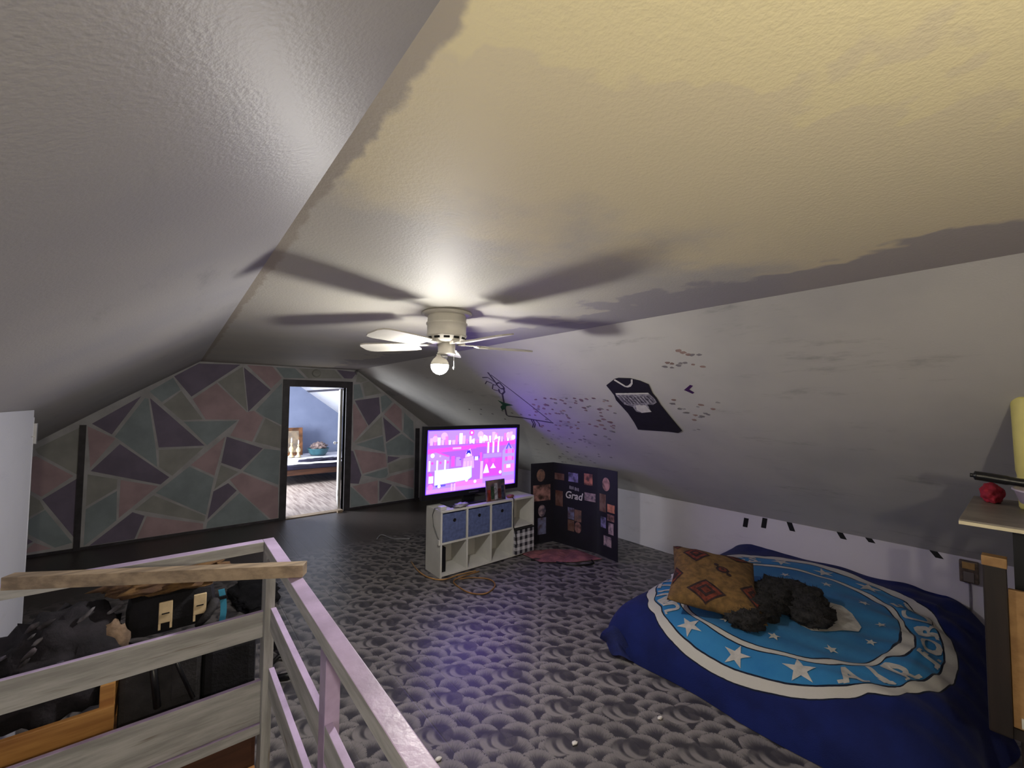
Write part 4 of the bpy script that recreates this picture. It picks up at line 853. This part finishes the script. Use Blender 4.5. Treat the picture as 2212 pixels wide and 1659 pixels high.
def letter(ch, theta, up_out):
    bm = glyphs(ch, .17, .006)
    bmesh.ops.triangulate(bm, faces=bm.faces)
    xs = [v.co.x for v in bm.verts]; lo_, hi_ = min(xs), max(xs)
    for v in bm.verts: v.co.y -= .06
    if ch not in 'O':   # slab serifs at the feet
        for sx in (lo_, hi_):
            if ch in 'TI' and sx == hi_: continue
            x0_ = (lo_+hi_)/2 if ch in 'TI' else sx
            q = [bm.verts.new(p) for p in ((x0_-.022, -.062, 0), (x0_+.022, -.062, 0), (x0_+.022, -.046, 0), (x0_-.022, -.046, 0))] if ch not in 'U' else [bm.verts.new(p) for p in ((x0_-.02, .046, 0), (x0_+.02, .046, 0), (x0_+.02, .062, 0), (x0_-.02, .062, 0))]
            bm.faces.new(q)
        bmesh.ops.triangulate(bm, faces=bm.faces)
    drape(bm, 'printed_letter', ringplace(theta, .838, up_out))
for k, ch in enumerate('UNITED STATES'):
    if ch != ' ': letter(ch, 143-8.9*k, True)
for k, ch in enumerate('AIR FORCE'):
    if ch != ' ': letter(ch, 222+11.5*k, False)
for th in (161, 183, 205, 19, -3, -25): drape(star_bm(.074, .029), 'printed_star', ringplace(th, .838, False))
for k in range(12):
    th = 196+30*k; drape(star_bm(.034, .014), 'small_star', ringplace(th, .575, False))
# pale eagle shape in the middle of the emblem
def cloth_pq(x, y):
    p = x-2.335+.185; q = min(range(400), key=lambda k: abs(ev(PYp, LY, k/400*LY[-1])[0]-y))/400*LY[-1]; return p, q
eg = [(3.0, .93), (3.22, .96), (3.45, .90), (3.47, .83), (3.42, .76), (3.28, .69), (3.21, .69), (3.07, .77), (2.98, .86)]
bm = bmesh.new(); q0 = [cloth_pq(*p) for p in eg]; vs_ = [bm.verts.new((p, q, 0)) for p, q in q0]; bm.faces.new(vs_); bmesh.ops.triangulate(bm, faces=bm.faces)
for _ in range(3): bmesh.ops.subdivide_edges(bm, edges=[e for e in bm.edges if e.calc_length() > .03], cuts=1); bmesh.ops.triangulate(bm, faces=bm.faces)
for v in bm.verts: v.co = blk(v.co.x, v.co.y, off=.005)
b = MB(); b.bm.free(); b.bm = bm; b.build('printed_wing', M_FLEECEW, BL, fixn=False)
# folded-over corner of the blanket
M_ROYAL = mat('royal_fleece', (16, 28, 88), .85, .1, 12, .3, 120)
b = MB()
def flap(u, v):
    a = u*2.6-.4; r = .075*(1-.3*v)
    return Vector((2.335-.05*v*math.cos(a)-.075*math.sin(a)*(.4+.6*v)+.05*u, 1.66+.24*u+.03*math.sin(5*v), max(.006, .012+.15*(1-v)*math.sin(PI*u)**.6*(.75+.25*math.sin(3*u)) + .02*v*math.sin(6*u)**2)))
b.grid(flap, 24, 14); b.build('folded_corner', M_ROYAL, BL)
# ---------------- cushion
M_TAN = mat('tan_tapestry', (122, 92, 52), .9, .12, 25, .4, 160); M_RUST = mat('rust_weave', (120, 52, 38), .9, .2, 30, .3, 160); M_DKW = mat('dark_weave', (52, 34, 36), .9, .2, 30, .3, 160)
cu_o = thing('patterned_cushion', (2.93, 1.42, .31), 'tan cushion with rust and black diamond pattern on the blue blanket', 'cushion')
CM = Matrix.Translation((2.955, 1.42, .425)) @ Matrix.Rotation(math.radians(27), 4, 'Z') @ Matrix.Rotation(math.radians(-9), 4, 'Y') @ Matrix.Rotation(math.radians(5), 4, 'X')
def cush(u, v, top=1, off=0.):
    e = (max(0, 1-abs(u)**2.6)*max(0, 1-abs(v)**2.6))**.55
    k = 1-.10*(1-abs(u))*abs(v)**3 ; k2 = 1-.10*(1-abs(v))*abs(u)**3
    return CM @ Vector((u*.37*k2, v*.28*k, top*(.085*e+off) + .006*noise.noise(Vector((u*3, v*3, 2)))))
b = MB(); b.grid(lambda s, t: cush(s*2-1, t*2-1, 1), 32, 28); b.grid(lambda s, t: cush(s*2-1, t*2-1, -1), 32, 28)
bmesh.ops.remove_doubles(b.bm, verts=b.bm.verts, dist=.0008); b.build('cover', M_TAN, cu_o)
def cpatch(name, pts, m, off, parent=cu_o):
    bm = bmesh.new(); bm.faces.new([bm.verts.new((u, v, 0)) for u, v in pts]); bmesh.ops.triangulate(bm, faces=bm.faces)
    for _ in range(4): bmesh.ops.subdivide_edges(bm, edges=[e for e in bm.edges if e.calc_length() > .1], cuts=1); bmesh.ops.triangulate(bm, faces=bm.faces)
    for v in bm.verts: v.co = cush(max(-.995, min(.995, v.co.x)), max(-.995, min(.995, v.co.y)), 1, off)
    b = MB(); b.bm.free(); b.bm = bm; return b.build(name, m, parent, fixn=False)
for cx, cy, sx, sy in ((.5, .42, .36, .34), (-.72, .2, .3, .42), (.8, -.55, .26, .36), (-.45, -.85, .34, .34), (.95, .9, .2, .2), (-.3, .95, .3, .24)):
    def cl(p): return max(-.99, min(.99, p))
    for kk, (m, o_) in enumerate(((M_DKW, .002), (M_RUST, .0032), (M_DKW, .0044), (M_RUST, .0056))):
        f = (1, .8, .5, .26)[kk]
        pts = [(cl(cx+sx*f*math.cos(a)), cl(cy+sy*f*math.sin(a))) for a in [i*PI/2 for i in range(4)]]
        ar = abs(sum(pts[i][0]*pts[(i+1) % 4][1]-pts[(i+1) % 4][0]*pts[i][1] for i in range(4)))/2
        if ar > .01: cpatch('diamond', pts, m, o_)
for cx, cy, r1, m in ((.02, -.18, .13, M_DKW), (.02, -.18, .08, M_RUST), (.02, -.18, .035, M_DKW), (.16, -.05, .05, M_DKW), (-.12, -.31, .05, M_DKW)):
    cpatch('motif', [(cx+r1*math.cos(a), cy+r1*1.2*math.sin(a)) for a in [i*PI/4 for i in range(8)]], m, .002+(.13-r1)*.02)
b = MB(); b.lathe([(0, -.03), (.025, -.026), (.032, 0), (.025, .026), (0, .03)], (0, 0, 0), 14, Matrix.Translation((3.2, 1.79, .345)), cap=False); b.blob((3.0, 1.72, .335), (.05, .035, .028), .3, 3, 3, 8)
tag(b.build('white_sock', mat('white_cotton', (196, 188, 190), .9, .1)), 'small rolled white socks behind the cushion', 'socks')
# ---------------- fluffy dark throw
M_FUR = mat('dark_grey_fur', (46, 44, 45), .95, .3, 26, .8, 70, c2=(17, 16, 19))
b = MB()
path = smooth([(2.72, 1.12, .34), (2.86, 1.16, .36), (3.06, 1.12, .36), (3.28, 1.14, .36), (3.36, 1.04, .355), (3.24, .94, .35), (3.1, .9, .34)], 6)
rads = [.05+.035*abs(math.sin(i*.55))+.03*math.sin(PI*i/len(path)) for i in range(len(path))]
for i in range(0, len(path), 2):
    b.blob(path[i], (rads[i]*1.35, rads[i]*1.25, rads[i]*.62), .5, 3.4, 3, i+3, .307)
ft = b.build('fluffy_throw', M_FUR); tag(ft, 'crumpled dark grey fluffy throw lying beside the cushion', 'throw')
b = MB(); rf = random.Random(2); bm0 = bmesh.new(); bm0.from_mesh(ft.data); fl = [f for f in bm0.faces]
for f in rf.sample(fl, min(len(fl), 3800)):
    c = f.calc_center_median(); n = (f.normal + Vector((rf.uniform(-.6, .6), rf.uniform(-.6, .6), rf.uniform(-.2, .3)))).normalized(); s = n.cross(Vector((0, 0, 1)))
    s = s.normalized()*.003 if s.length > .01 else Vector((.003, 0, 0))
    if c.z < .315: continue
    b.face([c+s, c-s, c+n*rf.uniform(.012, .028)])
bm0.free(); fo = b.build('fur_tufts', M_FUR, ft, fixn=False); fo['kind'] = 'stuff'
# ---------------- wooden unit at the right edge, with things on its top
un = thing('wooden_unit', (2.6, -.15, 0), 'wooden unit with oak panel, dark posts and overhanging top at right edge', 'cabinet')
boxo('top_board', mat('grey_laminate_top', (128, 120, 112), .45, .08, 8), un, 2.335, 3.0, -.75, .185, 1.195, 1.215, bev=.002)
boxo('edge_band', mat('cream_edge', (214, 202, 172), .5, .04), un, 2.33, 2.3349, -.75, .185, 1.197, 1.209)
b = MB(); b.box(2.42, 2.465, .075, .135, .43, 1.075, .006); p_ = b.build('post', M_DARKPOST, un)
b = MB(); b.box(2.418, 2.467, .073, .137, 1.04, 1.0765, .003); b.build('worn_cap', M_OAK, p_)
b = MB(); b.box(2.42, 2.465, -.70, -.64, .43, 1.075, .006); b.build('post', M_DARKPOST, un)
for x in (2.5, 2.88):
    for y in (-.68, .04): boxo('leg', M_DARKPOST, un, x-.02, x+.02, y-.02, y+.02, .0, .45, bev=.004)
for x in (2.5, 2.88):
    for y in (-.68, .04): boxo('upright', M_BLACK, un, x-.018, x+.018, y-.018, y+.018, .451, 1.195)
boxo('side_panel', M_OAK, un, 2.435, 2.455, -.639, .074, .47, .965, bev=.002)
boxo('end_panel', M_OAK, un, 2.4655, 2.9, .07, .09, .47, .80)
boxo('bottom_rail', M_DARKPOST, un, 2.43, 2.46, -.639, .074, .43, .469)
boxo('white_strip', M_WHITEP, un, 2.428, 2.4349, -.639, .055, .478, .512)
boxo('bottom_board', M_DARKPOST, un, 2.4655, 2.9, -.639, .069, .45, .47)
bb2 = thing('black_sack', (2.68, -.2, .47), 'black sack bulging out of the wooden unit under its top', 'sack')
b = MB(); b.blob((2.68, -.2, .80), (.19, .22, .33), .12, 2.5, 4, 4, .472); b.build('body', M_BLKCLOTH, bb2)
b = MB(); b.blob((2.52, .0, .985), (.035, .045, .02), .5, 5, 3, 5); b.build('white_paper', M_WHITE1, bb2)
bw = thing('plastic_bowl', (2.56, -.09, 1.215), 'pale lilac plastic bowl on the unit top', 'bowl')
b = MB(); b.lathe([(.0, .001), (.075, .001), (.085, .012), (.098, .055), (.128, .06), (.142, .105), (.148, .107), (.148, .113), (.138, .113), (.122, .066), (.09, .06), (.078, .016), (0, .014)], (2.56, -.09, 1.215), 36, cap=False); b.build('body', mat('lilac_plastic', (196, 184, 194), .4, .05, 10), bw)
tm = thing('yellow_bottle', (2.78, .0, 1.215), 'tall yellow bottle with clear dark lid behind the lilac bowl', 'bottle')
M_YEL = mat('yellow_plastic', (206, 196, 112), .45, .04, 5)
b = MB(); b.lathe([(0, .001), (.04, .001), (.044, .01), (.046, .14), (.050, .16), (.056, .46), (.056, .468), (0, .468)], (2.78, .0, 1.215), 32, cap=False); yb = b.build('body', M_YEL, tm)
b = MB(); b.lathe([(.0465, .05), (.0467, .13), (.0478, .13), (.0476, .05)], (2.78, .0, 1.215), 32, cap=False); b.build('label_band', M_WHITE1, tm)
b = MB(); b.lathe([(.050, .469), (.055, .478), (.055, .486), (.0, .486)], (2.78, .0, 1.215), 28, cap=False); b.build('ring', M_METAL, tm)
ml, tl = newmat('smoky_lid'); tl.b.inputs['Base Color'].default_value = lin((70, 68, 92)); tl.b.inputs['Roughness'].default_value = .08; tl.b.inputs['Transmission Weight'].default_value = .35
b = MB(); b.lathe([(.053, .486), (.056, .49), (.054, .525), (.05, .53), (0, .53)], (2.78, .0, 1.215), 28, cap=False); b.build('lid', ml, tm)
b = MB(); b.blob((2.86, .12, 1.255), (.06, .035, .045), .25, 2.5, 4, 3, 1.216); tag(b.build('red_pouch', mat('crimson_cloth', (170, 34, 56), .8, .15, 12, .3, 60)), 'small crimson pouch at the back of the unit top', 'pouch')
b = MB(); b.tube(smooth([(2.545, .165, 1.362), (2.55, .13, 1.36), (2.555, .06, 1.352), (2.56, .0, 1.348), (2.56, -.2, 1.346)]), [.008]*4+[.018]*12+[.016]*17); tag(b.build('hair_brush', M_BLACK), 'black brush handle resting across the rim of the lilac bowl', 'brush')
# wall outlet with conduit on the knee wall
ou = thing('wall_outlet', (XK-.02, .30, .53), 'brownish outlet box with a thin cable on the white knee wall', 'outlet')
boxo('box', mat('brown_outlet', (108, 92, 82), .5, .2, 20), ou, XK-.045, XK-.0005, .255, .345, .44, .585, bev=.006)
boxo('cover', mat('tan_cover', (170, 134, 82), .5, .1, 20), ou, XK-.05, XK-.0452, .27, .33, .535, .58, bev=.002)
boxo('socket_face', mat('smoky_socket', (132, 122, 118), .3, .1), ou, XK-.05, XK-.0452, .275, .325, .45, .515, bev=.002)
b = MB(); b.tube([(XK-.01, .3, .0), (XK-.01, .3, .44)], .005); b.build('cable', mat('wall_cable', (120, 116, 124), .6), ou)
# ---------------- back room furnishings
bd = thing('low_bed', (2.5, 9.9, 0), 'low bed with white cover and brown frame in the back room', 'bed')
M_BEDW = mat('white_bedcover', (226, 226, 236), .85, .05, 6, .2, 60); M_NAVY = mat('dark_navy_cloth', (40, 38, 62), .9, .15)
boxo('frame_rail', M_BROWNWOOD, bd, 1.35, 3.5, 9.05, 9.09, .19, .30, bev=.004)
boxo('frame_rail', M_BROWNWOOD, bd, 1.35, 1.39, 9.09, 10.9, .19, .30); boxo('frame_rail', M_BROWNWOOD, bd, 3.46, 3.5, 9.09, 10.9, .19, .30)
boxo('mattress', M_NAVY, bd, 1.4, 3.45, 9.03, 10.9, .30, .385, bev=.02)
for x in (1.38, 3.47):
    for y in (9.07, 10.87): boxo('leg', M_BROWNWOOD, bd, x-.03, x+.03, y-.03, y+.03, 0, .19)
b = MB()
b.grid(lambda u, v: Vector((1.42+2.0*u, 9.06+1.82*v+.05*math.sin(9*u)*(1-v), .392+.012*noise.noise(Vector((u*8, v*8, 0)))+.006)), 40, 30); b.build('cover', M_BEDW, bd)
b = MB(); b.blob((2.45, 9.5, .41), (.45, .18, .03), .35, 3, 4, 4, .396); tag(b.build('dark_wrap', M_NAVY), 'dark cloth lying on the white bed in the back room', 'cloth')
fr = thing('picture_frame', (2.08, 10.7, .41), 'brown framed picture leaning behind the bed in the back room', 'picture')
FM = Matrix.Translation((2.06, 10.55, .41)) @ Matrix.Rotation(math.radians(-8), 4, 'X')
b = MB()
for x0, x1, z0, z1 in ((-.28, -.20, 0, .63), (.20, .28, 0, .63), (-.20, .20, 0, .07), (-.20, .20, .56, .63)): b.box(x0, x1, 0, .03, z0, z1, .004, FM)
b.build('frame', mat('brown_frame', (124, 82, 52), .45, .2, 10), fr)
b = MB(); b.box(-.2, .2, .012, .018, .07, .56, 0, FM); b.build('picture', mat('dim_picture', (98, 90, 84), .3, .4, 6, c2=(150, 132, 108)), fr)
M_GOLD = mat('gilt', (232, 214, 168), .35, .1, 20)
for i, (x, y, h_) in enumerate(((2.04, 10.25, .42), (2.17, 10.2, .37))):
    cs_ = thing('gilt_figurine', (x, y, .41), ['taller gilt candlestick figure before the brown frame', 'shorter gilt candlestick figure before the brown frame'][i], 'candlestick', 'gilt figures in the back room')
    b = MB(); k = h_/.4; b.lathe([(0, 0), (.06, .0), (.062, .02), (.03, .05), (.022, .10), (.045, .14), (.05, .18), (.025, .22), (.014, .25), (.022, .27), (.024, .29), (0, .30)], (x, y, .41), 20, Matrix.Translation((0, 0, .41*(1-k))) @ Matrix.Scale(k, 4, (0, 0, 1)), cap=False); b.build('stem', M_GOLD, cs_)
    b = MB(); b.lathe([(0, .30*k), (.012, .30*k), (.016, .35*k), (.01, .40*k), (0, .41*k)], (x, y, .41), 12, cap=False); b.build('candle', M_WHITE1, cs_)
bs = thing('basin', (2.62, 10.35, .41), 'teal and white basin heaped with odds and ends in the back room', 'basin')
b = MB(); b.lathe([(0, .001), (.15, .001), (.20, .06), (.23, .15), (.235, .16), (.22, .155), (.19, .07), (.14, .02), (0, .02)], (2.62, 10.35, .41), 28, cap=False); b.build('bowl', mat('teal_basin', (58, 104, 116), .35, .1), bs)
b = MB(); b.blob((2.63, 10.35, .60), (.16, .15, .10), .5, 3.2, 4, 7); b.build('contents', mat('mixed_rags', (150, 132, 126), .9, .3, 14, c2=(84, 70, 74)), bs)
# ---------------- paper scraps on the floor
for i, (x, y, lab) in enumerate(((2.03, 1.265, 'white paper scrap on the floor nearest the blanket'), (1.56, 1.43, 'white paper scrap on the floor in front of the blanket'), (1.0, 1.757, 'tiny white scrap on the floor beside the railing'))):
    b = MB(); b.blob((x, y, .006), (.016, .011, .006), .5, 3, 2, i, .001); tag(b.build('paper_scrap', M_WHITE1), lab, 'scrap', 'paper scraps on the floor')
